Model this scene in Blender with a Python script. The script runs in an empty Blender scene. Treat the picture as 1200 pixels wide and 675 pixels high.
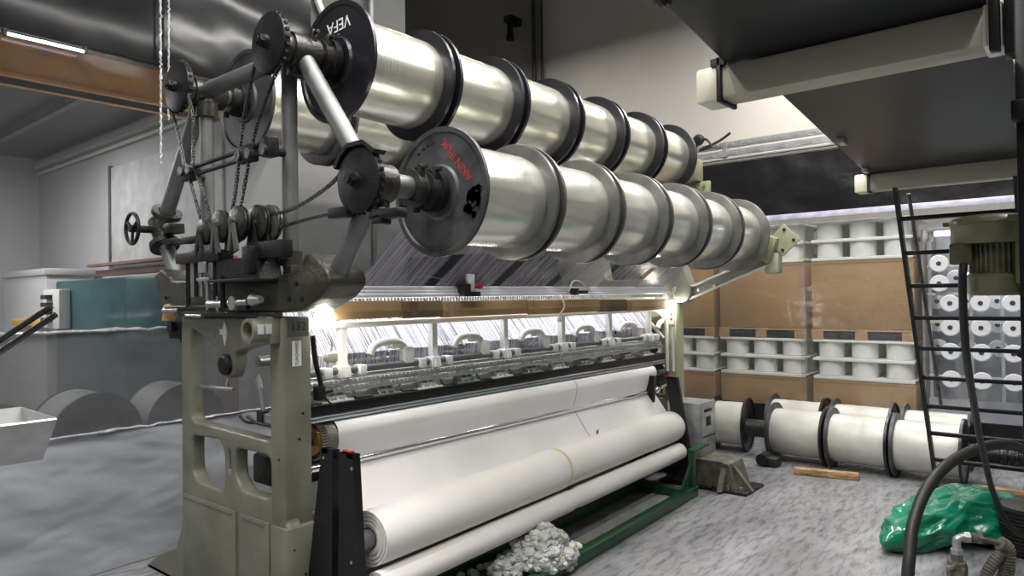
import bpy, bmesh, math, random
from mathutils import Vector, Matrix, noise
random.seed(7)
S = bpy.context.scene
COL = S.collection
PI = math.pi
V = Vector

# ------------------------------------------------------------------ materials
def mat(name, col, rough=.5, metal=0., var=.15, scale=6., bump=0., bscale=40., spec=.5, col2=None, stretch=(1, 1, 1), coat=0., aniso=0.):
    m = bpy.data.materials.new(name); m.use_nodes = True
    nt = m.node_tree; N = nt.nodes; Lk = nt.links
    b = N['Principled BSDF']
    tc = N.new('ShaderNodeTexCoord'); mp = N.new('ShaderNodeMapping')
    mp.inputs['Scale'].default_value = stretch
    Lk.new(tc.outputs['Object'], mp.inputs['Vector'])
    n = N.new('ShaderNodeTexNoise'); n.inputs['Scale'].default_value = scale; n.inputs['Detail'].default_value = 5
    Lk.new(mp.outputs['Vector'], n.inputs['Vector'])
    r = N.new('ShaderNodeValToRGB')
    c2 = col2 if col2 else tuple(min(1, c * (1 + var)) for c in col)
    c1 = col if col2 else tuple(c * (1 - var) for c in col)
    r.color_ramp.elements[0].position = .32; r.color_ramp.elements[1].position = .68
    r.color_ramp.elements[0].color = (*c1, 1); r.color_ramp.elements[1].color = (*c2, 1)
    Lk.new(n.outputs['Fac'], r.inputs['Fac'])
    Lk.new(r.outputs['Color'], b.inputs['Base Color'])
    b.inputs['Roughness'].default_value = rough; b.inputs['Metallic'].default_value = metal
    b.inputs['Specular IOR Level'].default_value = spec
    b.inputs['Coat Weight'].default_value = coat
    if aniso: b.inputs['Anisotropic'].default_value = aniso
    if bump:
        n2 = N.new('ShaderNodeTexNoise'); n2.inputs['Scale'].default_value = bscale; n2.inputs['Detail'].default_value = 4
        Lk.new(mp.outputs['Vector'], n2.inputs['Vector'])
        bp = N.new('ShaderNodeBump'); bp.inputs['Strength'].default_value = bump; bp.inputs['Distance'].default_value = .02
        Lk.new(n2.outputs['Fac'], bp.inputs['Height']); Lk.new(bp.outputs['Normal'], b.inputs['Normal'])
    return m

def film(name, tint, alpha, rough=.12, bump=.3, bscale=3., spec=.6, stretch=(1, 1, 1)):
    """clear or tinted plastic sheeting"""
    m = mat(name, tint, rough, 0, .1, 3., bump, bscale, spec, stretch=stretch)
    nt = m.node_tree; N = nt.nodes; L = nt.links; b = N['Principled BSDF']
    if alpha >= 1: return m
    out = N['Material Output']; tr = N.new('ShaderNodeBsdfTransparent'); gl = N.new('ShaderNodeBsdfGlossy'); gl.inputs['Roughness'].default_value = rough
    m1 = N.new('ShaderNodeMixShader'); m1.inputs[0].default_value = alpha
    L.new(tr.outputs[0], m1.inputs[1]); L.new(b.outputs[0], m1.inputs[2])
    fr = N.new('ShaderNodeFresnel'); fr.inputs['IOR'].default_value = 1.35
    nl = b.inputs['Normal'].links[0].from_socket
    L.new(nl, gl.inputs['Normal']); L.new(nl, fr.inputs['Normal'])
    mul = N.new('ShaderNodeMath'); mul.operation = 'MULTIPLY'; mul.inputs[1].default_value = spec; mul.use_clamp = True
    L.new(fr.outputs[0], mul.inputs[0])
    m2 = N.new('ShaderNodeMixShader'); L.new(mul.outputs[0], m2.inputs[0]); L.new(m1.outputs[0], m2.inputs[1]); L.new(gl.outputs[0], m2.inputs[2])
    L.new(m2.outputs[0], out.inputs['Surface'])
    return m

def yarnsheet(name, c1, c2, alpha, sc=260.):
    m = bpy.data.materials.new(name); m.use_nodes = True
    nt = m.node_tree; N = nt.nodes; Lk = nt.links; b = N['Principled BSDF']
    tc = N.new('ShaderNodeTexCoord'); mp = N.new('ShaderNodeMapping'); mp.inputs['Scale'].default_value = (1.5, sc, 1.5)
    Lk.new(tc.outputs['Object'], mp.inputs['Vector'])
    n = N.new('ShaderNodeTexNoise'); n.inputs['Scale'].default_value = 1.; n.inputs['Detail'].default_value = 3
    Lk.new(mp.outputs['Vector'], n.inputs['Vector'])
    r = N.new('ShaderNodeValToRGB'); r.color_ramp.elements[0].position = .4; r.color_ramp.elements[1].position = .62
    r.color_ramp.elements[0].color = (*c1, 1); r.color_ramp.elements[1].color = (*c2, 1)
    Lk.new(n.outputs['Fac'], r.inputs['Fac']); Lk.new(r.outputs['Color'], b.inputs['Base Color'])
    a = N.new('ShaderNodeMapRange'); a.inputs['From Min'].default_value = .38; a.inputs['From Max'].default_value = .6
    a.inputs['To Min'].default_value = alpha * .35; a.inputs['To Max'].default_value = min(1, alpha * 1.5)
    Lk.new(n.outputs['Fac'], a.inputs['Value']); Lk.new(a.outputs['Result'], b.inputs['Alpha'])
    b.inputs['Roughness'].default_value = .35
    return m

def emit(name, col, strength):
    m = mat(name, col, .4, var=.02)
    b = m.node_tree.nodes['Principled BSDF']
    b.inputs['Emission Color'].default_value = (*col, 1); b.inputs['Emission Strength'].default_value = strength
    return m

M = dict(
    olive=mat('olive_paint', (.135, .135, .104), .34, 0, .12, 5, .12, 30, col2=(.19, .19, .15)),
    olivedark=mat('oily_olive_cast_iron', (.022, .021, .015), .36, .1, .3, 9, .25, 30, col2=(.052, .051, .036)),
    farolive=mat('lamplit_olive', (.36, .37, .24), .4, 0, .1, 5, .08, 30),  # frame olive lightened, the far lamp's light is put into the colour
    steel=mat('bare_steel', (.55, .56, .55), .28, .9, .18, 8, stretch=(1, 1, .3)),
    pipe=mat('greyed_steel_pipe', (.15, .153, .153), .45, .5, .2, 7),
    chrome=mat('chrome', (.8, .8, .82), .12, 1, .05, 5),
    iron=mat('black_cast_iron', (.010, .010, .011), .42, 0, .4, 12, .15, 60, spec=.3),
    oiliron=mat('oily_iron', (.030, .029, .027), .32, .35, .5, 14, .2, 50),
    blackpaint=mat('black_paint', (.007, .007, .008), .36, 0, .3, 6, spec=.35),
    blackflange=mat('black_flange_enamel', (.014, .014, .017), .3, .2, .3, 5, .05, 30),
    greyflange=mat('dark_grey_flange', (.025, .026, .027), .45, .2, .4, 9, .08, 25, col2=(.075, .077, .08)),
    alu=mat('turned_aluminium', (.13, .13, .122), .34, .6, .25, 9),
    discside=mat('pale_disc_side', (.42, .42, .41), .5, .2, .15, 6),
    yarn=mat('wound_silver_yarn', (.76, .75, .64), .26, .85, .06, 5, .05, 1., stretch=(1, 60, 1)),
    yarnfront=mat('wound_pale_yarn', (.78, .775, .71), .25, .82, .06, 5, .05, 1., stretch=(1, 60, 1)),
    redpaint=mat('red_marker', (.42, .02, .03), .5),
    whitepaint=mat('white_marker', (.75, .75, .78), .5),
    stain=mat('dark_oily_stain', (.03, .03, .032), .5, .3, .4, 40),
    white=mat('white_label_paper', (.8, .8, .77), .5, var=.04),
    ink=mat('black_ink', (.015, .015, .015), .5),
    fabric=mat('white_knit_fabric', (.74, .73, .705), .75, 0, .03, 2.5, .06, 260, spec=.2, col2=(.80, .775, .785)),
    fabricroll=mat('white_rolled_fabric', (.67, .665, .60), .7, 0, .04, 2.2, .08, 9, spec=.2, col2=(.75, .72, .705)),
    card=mat('brown_cardboard', (.22, .14, .06), .7, 0, .15, 3, spec=.3, col2=(.36, .24, .12)),
    carddark=mat('stained_cardboard', (.13, .09, .05), .7, 0, .2, 4, spec=.3),
    carton=mat('carton_brown', (.31, .185, .08), .6, 0, .08, 2, spec=.3),
    wood=mat('pallet_wood', (.38, .24, .12), .7, 0, .3, 8, stretch=(1, 8, 8)),
    stick=mat('rough_timber', (.33, .20, .10), .75, 0, .5, 9, .4, 20, stretch=(1, 6, 6)),
    green=mat('green_paint', (.012, .075, .028), .35, 0, .3, 5),
    bobbin=mat('white_plastic_bobbin', (.72, .73, .70), .5, 0, .05, 4),
    tray=mat('white_plastic_tray', (.74, .75, .71), .45, 0, .05, 4),
    cone=mat('white_yarn_cone', (.82, .82, .86), .6, 0, .04, 5),
    spoolyarn=mat('white_wrapped_yarn', (.44, .43, .38), .3, 0, .08, 3, .35, 6, col2=(.62, .61, .58)),
    cream=mat('cream_painted_steel', (.40, .38, .30), .4, 0, .06, 3),
    creamlight=mat('cream_cap', (.66, .64, .52), .4, 0, .06, 3),
    deck=mat('dark_deck_panel', (.012, .014, .017), .38, 0, .25, 2, .05, 8, spec=.22),
    rubber=mat('black_rubber', (.012, .012, .012), .5, 0, .3, 9),
    motor=mat('olive_green_motor_paint', (.155, .16, .085), .36, 0, .12, 7, .08, 30),
    motordark=mat('grimy_motor_housing', (.10, .10, .06), .45, .1, .5, 14),
    galv=mat('galvanised_steel', (.45, .46, .46), .35, .7, .15, 12),
    duct=mat('grey_duct', (.20, .19, .18), .45, .4, .12, 4),
    brass=mat('worn_brass', (.50, .31, .10), .42, .6, .4, 12),
    bag=mat('green_plastic_bag', (.0, .135, .07), .2, 0, .25, 4, .4, 9, spec=.7, col2=(.008, .21, .12)),
    cotton=mat('white_cotton_waste', (.50, .51, .49), .95, 0, .12, 14, .8, 70, spec=.1, col2=(.70, .70, .68)),
    greyplate=mat('grey_green_plate', (.20, .235, .23), .35, .3, .08, 6),
    palebar=mat('pale_machine_bar', (.66, .67, .62), .3, .25, .06, 5),
    whitecast=mat('off_white_casting', (.70, .71, .68), .35, .1, .08, 6),
    plastgrey=film('grey_plastic_sheet', (.33, .34, .37), 1., .17, 1., 3.2, .9, stretch=(1, .5, 1)),
    plasttop=film('dark_glossy_film', (.010, .010, .011), 1., .09, .04, 1.3, .3, stretch=(1, .5, 1)),
    plastrear=film('hazy_grey_sheet', (.22, .22, .225), .9, .2, .4, 1.8, .4),
    plastdark=film('smoky_plastic_sheet', (.15, .15, .158), .5, .12, .3, 2.2, .6),
    plastclear=film('clear_plastic_sheet', (.3, .31, .33), .03, .1, .08, 1.2, .35),
    plastback=film('clear_back_sheet', (.5, .5, .54), .035, .16, 1., 5., 2.2),
    tapewhite=mat('clear_welded_tape', (.40, .40, .41), .14, 0, .3, 20, .6, 40, spec=.8, stretch=(1, 1, 1)),
    tapeviolet=mat('violet_white_tape', (.55, .53, .68), .25, 0, .2, 9, .3, 20),
    blacksheet=mat('black_plastic_sheet', (.011, .0115, .013), .34, 0, .3, 3, .5, 5, spec=.25),
    orange=mat('orange_painted_beam', (.90, .36, .03), .5, 0, .2, 4),
    teal=mat('teal_machine_paint', (.025, .085, .09), .35, 0, .3, 4),
    yellow=mat('yellow_paint', (.62, .42, .04), .5),
    baywall=mat('grey_white_wall', (.46, .465, .46), .7, 0, .06, 1.5),
    lamp=emit('lamp_glow', (1., .96, .86), 45.),
    tube=emit('fluorescent_glow', (.93, .97, 1.), 9.),
    assumedstrip=emit('assumed_strip_glow', (.95, .97, 1.), 15.),  # glow of the assumed strip light behind the valance
    socket=mat('lamp_socket', (.55, .53, .48), .4),
    perspex=mat('clear_grey_plastic', (.55, .56, .58), .15, 0, .05),
    red=mat('red_plastic', (.4, .02, .03), .35),
    cable=mat('black_cable', (.012, .012, .013), .45),
    string=mat('pale_string', (.6, .55, .42), .8),
    rust=mat('rusty_grey_steel', (.10, .09, .075), .5, .4, .6, 12, .3, 30, col2=(.22, .20, .165)),
    cabinet=mat('scuffed_aluminium_box', (.38, .385, .39), .4, .5, .3, 9),
    floorplate=mat('grey_floor_plate', (.30, .30, .29), .5, .2, .2, 6),
    dirty=mat('linty_hose', (.12, .11, .09), .7, 0, .4, 20, .3, 60),
    rail=mat('bright_rail', (.72, .73, .76), .28, .5, .05, 6),
    yarnA=yarnsheet('dark_yarn_sheet', (.015, .015, .02), (.36, .35, .43), .55),
    yarnB=yarnsheet('pale_yarn_sheet', (.33, .32, .42), (.88, .87, .95), .97),
)

# ------------------------------------------------------------------ mesh helpers
class MB:
    def __init__(s): s.b = bmesh.new()
    def box(s, lo, hi, bev=0., rot=None, seg=2):
        lo = V(lo); hi = V(hi); c = (lo + hi) / 2; d = hi - lo
        t = bmesh.new()
        bmesh.ops.create_cube(t, size=1.)
        bmesh.ops.scale(t, vec=d, verts=t.verts)
        if bev: bmesh.ops.bevel(t, geom=t.edges[:], offset=min(bev, min(d) * .45), segments=seg, affect='EDGES', profile=.5)
        if rot is not None: bmesh.ops.transform(t, matrix=rot.to_4x4(), verts=t.verts)
        bmesh.ops.translate(t, vec=c, verts=t.verts)
        s.join(t); return s
    def join(s, t):
        me = bpy.data.meshes.new('tmp'); t.to_mesh(me); t.free(); s.b.from_mesh(me); bpy.data.meshes.remove(me)
    def addmesh(s, me, mx=None):
        t = bmesh.new(); t.from_mesh(me)
        if mx is not None: bmesh.ops.transform(t, matrix=mx, verts=t.verts)
        s.join(t)
    def cyl(s, a, b, r, r2=None, seg=20, cap=True):
        a = V(a); b = V(b); r2 = r if r2 is None else r2
        return s.lathe([(0, 0), (r, 0), (r2, 1), (0, 1)] if cap else [(r, 0), (r2, 1)], a, b - a, seg, unit=True)
    def lathe(s, prof, o, axis, seg=32, unit=False, closed=False):
        """profile of (radius, height) turned about an axis through o"""
        o = V(o); ax = V(axis); ln = ax.length; ax = ax.normalized(); k = ln if unit else 1.
        e1 = ax.orthogonal().normalized(); e2 = ax.cross(e1)
        rings = []
        for r, h in prof:
            if r < 1e-7: rings.append([s.b.verts.new(o + ax * h * k)])
            else: rings.append([s.b.verts.new(o + ax * h * k + (e1 * math.cos(2 * PI * i / seg) + e2 * math.sin(2 * PI * i / seg)) * r) for i in range(seg)])
        pr = list(zip(rings, rings[1:])) + ([(rings[-1], rings[0])] if closed else [])
        for A, B in pr:
            for i in range(seg):
                j = (i + 1) % seg
                f = [A[i % len(A)], A[j % len(A)], B[j % len(B)], B[i % len(B)]]
                g = []
                for v in f:
                    if v not in g: g.append(v)
                if len(g) > 2:
                    try: s.b.faces.new(g)
                    except ValueError: pass
        return s
    def ring(s, o, axis, r0, r1, t, seg=32):
        return s.lathe([(r0, 0), (r1, 0), (r1, t), (r0, t)], o, axis, seg, closed=True)
    def tube(s, pts, r, seg=10, closed=False):
        pts = [V(p) for p in pts]; n = len(pts); rings = []; up = None
        for i, p in enumerate(pts):
            if closed: d = pts[(i + 1) % n] - pts[i - 1]
            else: d = pts[min(i + 1, n - 1)] - pts[max(i - 1, 0)]
            d.normalize()
            if up is None: up = d.orthogonal().normalized()
            up = (up - d * up.dot(d)).normalized(); w = d.cross(up)
            rr = r[i] if isinstance(r, (list, tuple)) else r
            rings.append([s.b.verts.new(p + (up * math.cos(2 * PI * k / seg) + w * math.sin(2 * PI * k / seg)) * rr) for k in range(seg)])
        for i in range(n if closed else n - 1):
            A = rings[i]; B = rings[(i + 1) % n]
            for k in range(seg): s.b.faces.new([A[k], A[(k + 1) % seg], B[(k + 1) % seg], B[k]])
        if not closed:
            s.b.faces.new(rings[0][::-1]); s.b.faces.new(rings[-1])
        return s
    def prism(s, poly, lo, hi, plane='XZ'):
        """closed outline extruded from lo to hi along the axis missing from plane"""
        def P(a, b, c): return {'XZ': V((a, c, b)), 'YZ': V((c, a, b)), 'XY': V((a, b, c))}[plane]
        A = [s.b.verts.new(P(a, b, lo)) for a, b in poly]; B = [s.b.verts.new(P(a, b, hi)) for a, b in poly]
        s.b.faces.new(A); s.b.faces.new(B[::-1])
        for i in range(len(A)):
            j = (i + 1) % len(A); s.b.faces.new([A[i], B[i], B[j], A[j]])
        return s
    def plate(s, polys, thick, bev, mx):
        """outline(s) with holes, bevelled; built in its own XY plane then moved by mx"""
        cu = bpy.data.curves.new('tmp', 'CURVE'); cu.dimensions = '2D'; cu.fill_mode = 'BOTH'
        cu.extrude = thick / 2 - bev; cu.bevel_depth = bev; cu.bevel_resolution = 2; cu.offset = -bev
        for pl in polys:
            sp = cu.splines.new('POLY'); sp.points.add(len(pl) - 1); sp.use_cyclic_u = True
            for q, (x, y) in zip(sp.points, pl): q.co = (x, y, 0, 1)
        s.addmesh(curvemesh(cu), mx); return s
    def text(s, body, size, mx, thick=.001):
        cu = bpy.data.curves.new('tmp', 'FONT'); cu.body = body; cu.size = size; cu.extrude = thick
        cu.align_x = 'CENTER'; cu.align_y = 'CENTER'
        s.addmesh(curvemesh(cu), mx); return s
    def mesh(s, name, m, smooth=35):
        bmesh.ops.remove_doubles(s.b, verts=s.b.verts, dist=1e-6)
        bmesh.ops.recalc_face_normals(s.b, faces=s.b.faces)
        me = bpy.data.meshes.new(name); s.b.to_mesh(me); s.b.free(); me.materials.append(m)
        if smooth: me.shade_smooth(); me.set_sharp_from_angle(angle=math.radians(smooth))
        return me

def curvemesh(cu):
    o = bpy.data.objects.new('tmp', cu); COL.objects.link(o)
    dg = bpy.context.evaluated_depsgraph_get(); dg.update()
    me = bpy.data.meshes.new_from_object(o.evaluated_get(dg))
    bpy.data.objects.remove(o); bpy.data.curves.remove(cu); return me

XZ = Matrix(((1, 0, 0, 0), (0, 0, -1, 0), (0, 1, 0, 0), (0, 0, 0, 1)))      # local XY -> world XZ, facing -Y
def at(x, y, z): return Matrix.Translation((x, y, z))
def rot(a, ax): return Matrix.Rotation(a, 4, ax)
def round_poly(pl, r, n=4):
    out = []; N_ = len(pl)
    for i in range(N_):
        p = V((*pl[i], 0)); a = V((*pl[i - 1], 0)) - p; b = V((*pl[(i + 1) % N_], 0)) - p
        k = min(r, a.length * .45, b.length * .45); A = p + a.normalized() * k; B = p + b.normalized() * k
        for j in range(n + 1):
            t = j / n; q = A * (1 - t) ** 2 + p * 2 * t * (1 - t) + B * t * t; out.append((q.x, q.y))
    return out
def spline(pts, n=8):
    pts = [V(p) for p in pts]; out = []
    for i in range(len(pts) - 1):
        p0 = pts[max(i - 1, 0)]; p1 = pts[i]; p2 = pts[i + 1]; p3 = pts[min(i + 2, len(pts) - 1)]
        for k in range(n):
            t = k / n
            out.append(.5 * ((2 * p1) + (p2 - p0) * t + (2 * p0 - 5 * p1 + 4 * p2 - p3) * t * t + (3 * p1 - p0 - 3 * p2 + p3) * t ** 3))
    return out + [pts[-1]]

# ------------------------------------------------------------------ object helpers
def props(o, label=None, cat=None, group=None, kind=None):
    if label: o['label'] = label
    if cat: o['category'] = cat
    if group: o['group'] = group
    if kind: o['kind'] = kind
    return o
def thing(name, label, cat, loc=(0, 0, 0), rz=0., group=None):
    o = bpy.data.objects.new(name, None); COL.objects.link(o); o.empty_display_size = .05
    o.location = loc; o.rotation_euler = (0, 0, rz)
    return props(o, label, cat, group)
def root_of(p):
    while p.parent: p = p.parent
    return p
def obj(name, mb, m, parent=None, world=True, smooth=35, label=None):
    """world=True: the shapes were laid out in room coordinates; else in the thing's own"""
    me = mb.mesh(name, m, smooth)
    if parent and world:
        r = root_of(parent); me.transform(Matrix.Translation(-V(r.location)))
    o = bpy.data.objects.new(name, me); COL.objects.link(o)
    if parent: o.parent = parent
    if label: o['label'] = label
    return o
def solo(name, mb, m, label, cat, group=None, kind=None, smooth=35):
    """a thing that is one mesh; its origin goes to its base"""
    me = mb.mesh(name, m, smooth)
    xs = [v.co for v in me.vertices]
    c = V((sum(v.x for v in xs) / len(xs), sum(v.y for v in xs) / len(xs), min(v.z for v in xs)))
    me.transform(Matrix.Translation(-c))
    o = bpy.data.objects.new(name, me); COL.objects.link(o); o.location = c
    return props(o, label, cat, group, kind)
def struct(name, mb, m):
    o = obj(name, mb, m); o['kind'] = 'structure'; return o
def dup(o, loc=None, label=None, parent=None, group=None):
    c = o.copy(); COL.objects.link(c)
    if parent: c.parent = parent
    if loc is not None: c.location = loc
    if label: c['label'] = label
    if group: c['group'] = group
    for ch in list(o.children): dup(ch, parent=c)
    return c
#BODY

# ------------------------------------------------------------------ the setting
def floor_mat():
    m = mat('worn_concrete_floor', (.12, .12, .127), .38, 0, 0, 1.0, col2=(.35, .35, .365), stretch=(1.6, .7, 1))
    nt = m.node_tree; N = nt.nodes; L = nt.links; b = N['Principled BSDF']
    src = b.inputs['Base Color'].links[0].from_socket
    tc = N.new('ShaderNodeTexCoord')
    mp = N.new('ShaderNodeMapping'); mp.inputs['Scale'].default_value = (21, 5, 1); mp.inputs['Rotation'].default_value = (0, 0, 1.0)
    n = N.new('ShaderNodeTexNoise'); n.inputs['Scale'].default_value = 1.2; n.inputs['Detail'].default_value = 8; n.inputs['Roughness'].default_value = .68
    r = N.new('ShaderNodeValToRGB'); r.color_ramp.elements[0].position = .47; r.color_ramp.elements[1].position = .66
    r.color_ramp.elements[0].color = (1, 1, 1, 1); r.color_ramp.elements[1].color = (.20, .20, .21, 1)
    mx = N.new('ShaderNodeMix'); mx.data_type = 'RGBA'; mx.blend_type = 'MULTIPLY'; mx.inputs['Factor'].default_value = .8
    L.new(tc.outputs['Object'], mp.inputs['Vector']); L.new(mp.outputs['Vector'], n.inputs['Vector']); L.new(n.outputs['Fac'], r.inputs['Fac'])
    L.new(src, mx.inputs['A']); L.new(r.outputs['Color'], mx.inputs['B'])
    L.new(mx.outputs['Result'], b.inputs['Base Color'])
    rr = N.new('ShaderNodeMapRange'); rr.inputs['To Min'].default_value = .22; rr.inputs['To Max'].default_value = .6
    L.new(n.outputs['Fac'], rr.inputs['Value']); L.new(rr.outputs['Result'], b.inputs['Roughness'])
    return m
m_wall = mat('beige_plaster', (.50, .465, .42), .85, 0, .05, 1.2, .04, 60)
m_walldark = mat('brown_grey_wall', (.26, .24, .21), .8, 0, .08, 1.5)  # darker brown-grey tone for the wall left of the pipe
m_wallgrey = mat('olive_grey_cladding', (.085, .085, .08), .7, 0, .1, 2)
m_ceil = mat('dark_bay_ceiling', (.05, .047, .044), .3, 0, .25, 2, .08, 2)
m_hall = mat('hall_ceiling', (.35, .35, .34), .8)

struct('floor', MB().box((-14, -6, -.12), (7, 12, 0)), floor_mat())
struct('wall_back', MB().box((-6.85, 9.05, 0), (7, 9.3, 7.3)), m_wall)
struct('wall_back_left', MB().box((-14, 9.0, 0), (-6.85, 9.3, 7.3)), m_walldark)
struct('wall_left', MB().box((-4.78, 3.06, 0), (-4.64, 4.15, 7.3)), m_wallgrey)
struct('wall_bay_back', MB().box((-10.3, 2.98, 0), (-4.66, 3.06, 3.4)), M['baywall'])
struct('wall_bay_left', MB().box((-10.4, -4, 0), (-10.2, 3.06, 3.4)), M['baywall'])
struct('wall_bay_upper', MB().box((-4.74, -5, 3.46), (-4.62, 3.06, 7.3)), mat('dark_cladding', (.03, .03, .03), .8, spec=.1))
struct('ceiling_bay', MB().box((-10.4, -5, 3.4), (-4.7, 3.06, 3.5)), m_ceil)
struct('ceiling', MB().box((-14, -6, 7.3), (7, 9.3, 7.45)), m_hall)
struct('dark_backing_1', MB().box((-14, 8.955, 0), (-4.5, 8.998, 2.35)), mat('gap_darkening', (.025, .024, .024), .7))  # added dark backing, makes the gaps between the yarn sheets look dark
# wall cladding ribs and service pipes on the far wall
solo('service_pipe', MB().cyl((-6.9, 8.915, .0), (-6.9, 8.915, 7.2), .035).cyl((-6.75, 8.93, 3.2), (-6.75, 8.93, 7.2), .022).box((-6.98, 8.87, 4.0), (-6.68, 8.998, 4.06)),
     M['olivedark'], 'dark vertical pipe running up the far wall where beige meets brown', 'pipe')
solo('wall_bracket', MB().box((-7.35, 8.7, 6.05), (-7.2, 8.99, 6.16), .01).cyl((-7.28, 8.78, 6.1), (-7.28, 8.78, 5.84), .05).lathe([(0, 0), (.07, 0), (.06, .1), (0, .12)], (-7.28, 8.78, 5.78), (0, 0, 1), 16),
     M['iron'], 'small dark fitting high on the brown wall left of the pipe', 'bracket')
solo('drain_pipe', MB().cyl((-4.58, 3.72, 0.4), (-4.58, 3.72, 7.2), .028).box((-4.645, 3.70, 3.9), (-4.56, 3.74, 3.94)), M['pipe'],
     'pale vertical pipe on the grey wall behind the top beam', 'pipe')
solo('wall_strut', MB().tube([(-4.6, 3.14, 7.0), (-4.6, 3.22, 3.9), (-4.6, 3.6, 3.2)], .03, 8), M['palebar'],
     'pale slanting strut on the grey wall just left of the black-flanged beam', 'strut')
# duct and cable trays along the back
d = thing('cable_duct', 'grey metal duct with cable tray along the far wall above black sheeting', 'duct', (-2, 8.6, 3.04))
obj('duct_box', MB().box((-4.2, 8.45, 3.05), (4, 8.95, 3.22), .006).box((-4.2, 8.42, 3.215), (4, 8.95, 3.25), .004), M['duct'], d)
tr = MB().box((-4.2, 8.42, 3.30), (4, 8.47, 3.37)).box((-4.2, 8.42, 3.26), (4, 8.7, 3.275))
for k in range(27): tr.box((-4.1 + k * .3, 8.412, 3.315), (-3.98 + k * .3, 8.422, 3.35))
obj('cable_tray', tr, M['galv'], d)
st = MB().box((-4.2, 8.52, 3.44), (4, 8.56, 3.50)).box((-4.2, 8.60, 3.44), (4, 8.64, 3.50))
for k in range(40): st.box((-4.15 + k * .2, 8.51, 3.455), (-4.06 + k * .2, 8.522, 3.485))
for x in (-3.6, -2.3, -.8, .8): st.box((x, 8.5, 3.25), (x + .06, 8.56, 3.5))
obj('slotted_rail', st, M['galv'], d)
obj('wire_tangle', MB().tube(spline([(-3.95, 8.4, 3.3), (-3.9, 8.38, 3.46), (-3.78, 8.38, 3.55), (-3.7, 8.39, 3.45), (-3.85, 8.39, 3.42), (-3.6, 8.4, 3.5), (-3.45, 8.4, 3.58)]), .016, 8)
    .lathe([(0, -.07), (.06, -.05), (.075, 0), (.06, .05), (0, .07)], (-3.86, 8.38, 3.55), (0, 1, .3), 14), M['rubber'], d)

# ------------------------------------------------------------------ left bay behind plastic
def sheet(y0, y1, z0, z1, x, amp, ny=60, nz=40, t=.003, seed=0.):
    mb = MB(); g = []
    for s in (0, 1):
        gr = []
        for i in range(ny + 1):
            row = []
            for j in range(nz + 1):
                y = y0 + (y1 - y0) * i / ny; z = z0 + (z1 - z0) * j / nz
                q = V((y * 1.5 + seed, z * 2.6 + y * .8, seed))
                dx = amp * (noise.noise(q) + .5 * noise.noise(q * 2.7) + .35 * abs(noise.noise(q * 5.1)))
                row.append(mb.b.verts.new((x + dx + s * t, y, z)))
            gr.append(row)
        g.append(gr)
        for i in range(ny):
            for j in range(nz): mb.b.faces.new([gr[i][j], gr[i + 1][j], gr[i + 1][j + 1], gr[i][j + 1]])
    return mb
c = thing('plastic_curtain', 'tall clear plastic sheet curtain hanging left of the machine, grey at the bottom', 'curtain', (-4.57, 1.4, 0))
obj('lower_sheet', sheet(-1.2, 3.0, .004, .83, -4.56, .035, 110, 50), M['plastgrey'], c, label='opaque grey lower sheet')
obj('middle_sheet', sheet(-1.2, 3.0, .82, 1.43, -4.56, .012, 50, 24, seed=4), M['plastdark'], c, label='smoky see-through middle sheet')
obj('upper_sheet', sheet(-1.2, 3.0, 1.42, 3.12, -4.56, .006, 50, 40, seed=9), M['plastclear'], c, label='clear upper sheet')
def seam(p, q, n, r, amp):
    pts = []
    for i in range(n + 1):
        t = i / n; v = V(p).lerp(V(q), t)
        pts.append(v + V((.01 + amp * noise.noise(V((i * .7, 1, 0))), amp * noise.noise(V((i * .9, 5, 0))), amp * noise.noise(V((i * .8, 9, 0))))))
    return MB().tube(pts, [r * (.6 + .8 * abs(noise.noise(V((i * 1.3, 0, 3))))) for i in range(n + 1)], 7)
obj('dark_top_sheet', sheet(-1.2, 3.12, 3.10, 5.2, -4.555, .003, 60, 30, seed=21), M['plasttop'], c, label='dark glossy top sheet')
obj('rear_sheet', sheet(3.0, 4.05, .004, 2.75, -4.58, .012, 40, 40, seed=13), M['plastrear'], c, label='hazy grey rear sheet')
obj('seam', seam((-4.55, -1.2, .83), (-4.55, 2.98, .83), 70, .010, .012), M['tapewhite'], c, label='crumpled shiny seam above the grey sheet')
obj('seam', seam((-4.55, -1.2, 1.43), (-4.55, 2.98, 1.43), 70, .013, .014), M['tapewhite'], c, label='crumpled shiny seam at eye height')
obj('seam', seam((-4.52, 1.98, 2.45), (-4.52, 1.99, 4.2), 120, .009, .012), M['tapewhite'], c, label='glittering vertical seam')
obj('seam', seam((-4.52, 2.03, 2.75), (-4.52, 2.045, 4.2), 90, .008, .010), M['tapewhite'], c, label='glittering vertical seam')

solo('roof_beam', MB().box((-5.78, -4.5, 3.12), (-5.6, 2.97, 3.399)).box((-5.84, -4.5, 3.12), (-5.56, 2.97, 3.145)), M['orange'],
     'orange painted beam under the dark ceiling behind the plastic curtain', 'beam')
t = thing('fluorescent_tube', 'lit fluorescent tube on the dark top sheet above the orange beam', 'lamp', (-4.5, 1.4, 3.1))
obj('tube', MB().cyl((-4.50, 1.165, 2.972 + .085), (-4.50, 1.545, 2.972 + .085), .0075, seg=12), M['tube'], t)
obj('batten', MB().box((-4.535, 1.15, 3.07), (-4.505, 1.56, 3.085), .003).box((-4.51, 1.15, 3.045), (-4.49, 1.167, 3.085)).box((-4.51, 1.543, 3.045), (-4.49, 1.56, 3.085)), M['iron'], t)
solo('wall_conduit', MB().box((-10.1, 2.90, 3.26), (-4.75, 2.98, 3.34), .01).cyl((-10.1, 2.93, 3.2), (-4.75, 2.93, 3.2), .02), M['palebar'],
     'pale conduit run along the top of the bay wall behind the curtain', 'conduit')
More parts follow.
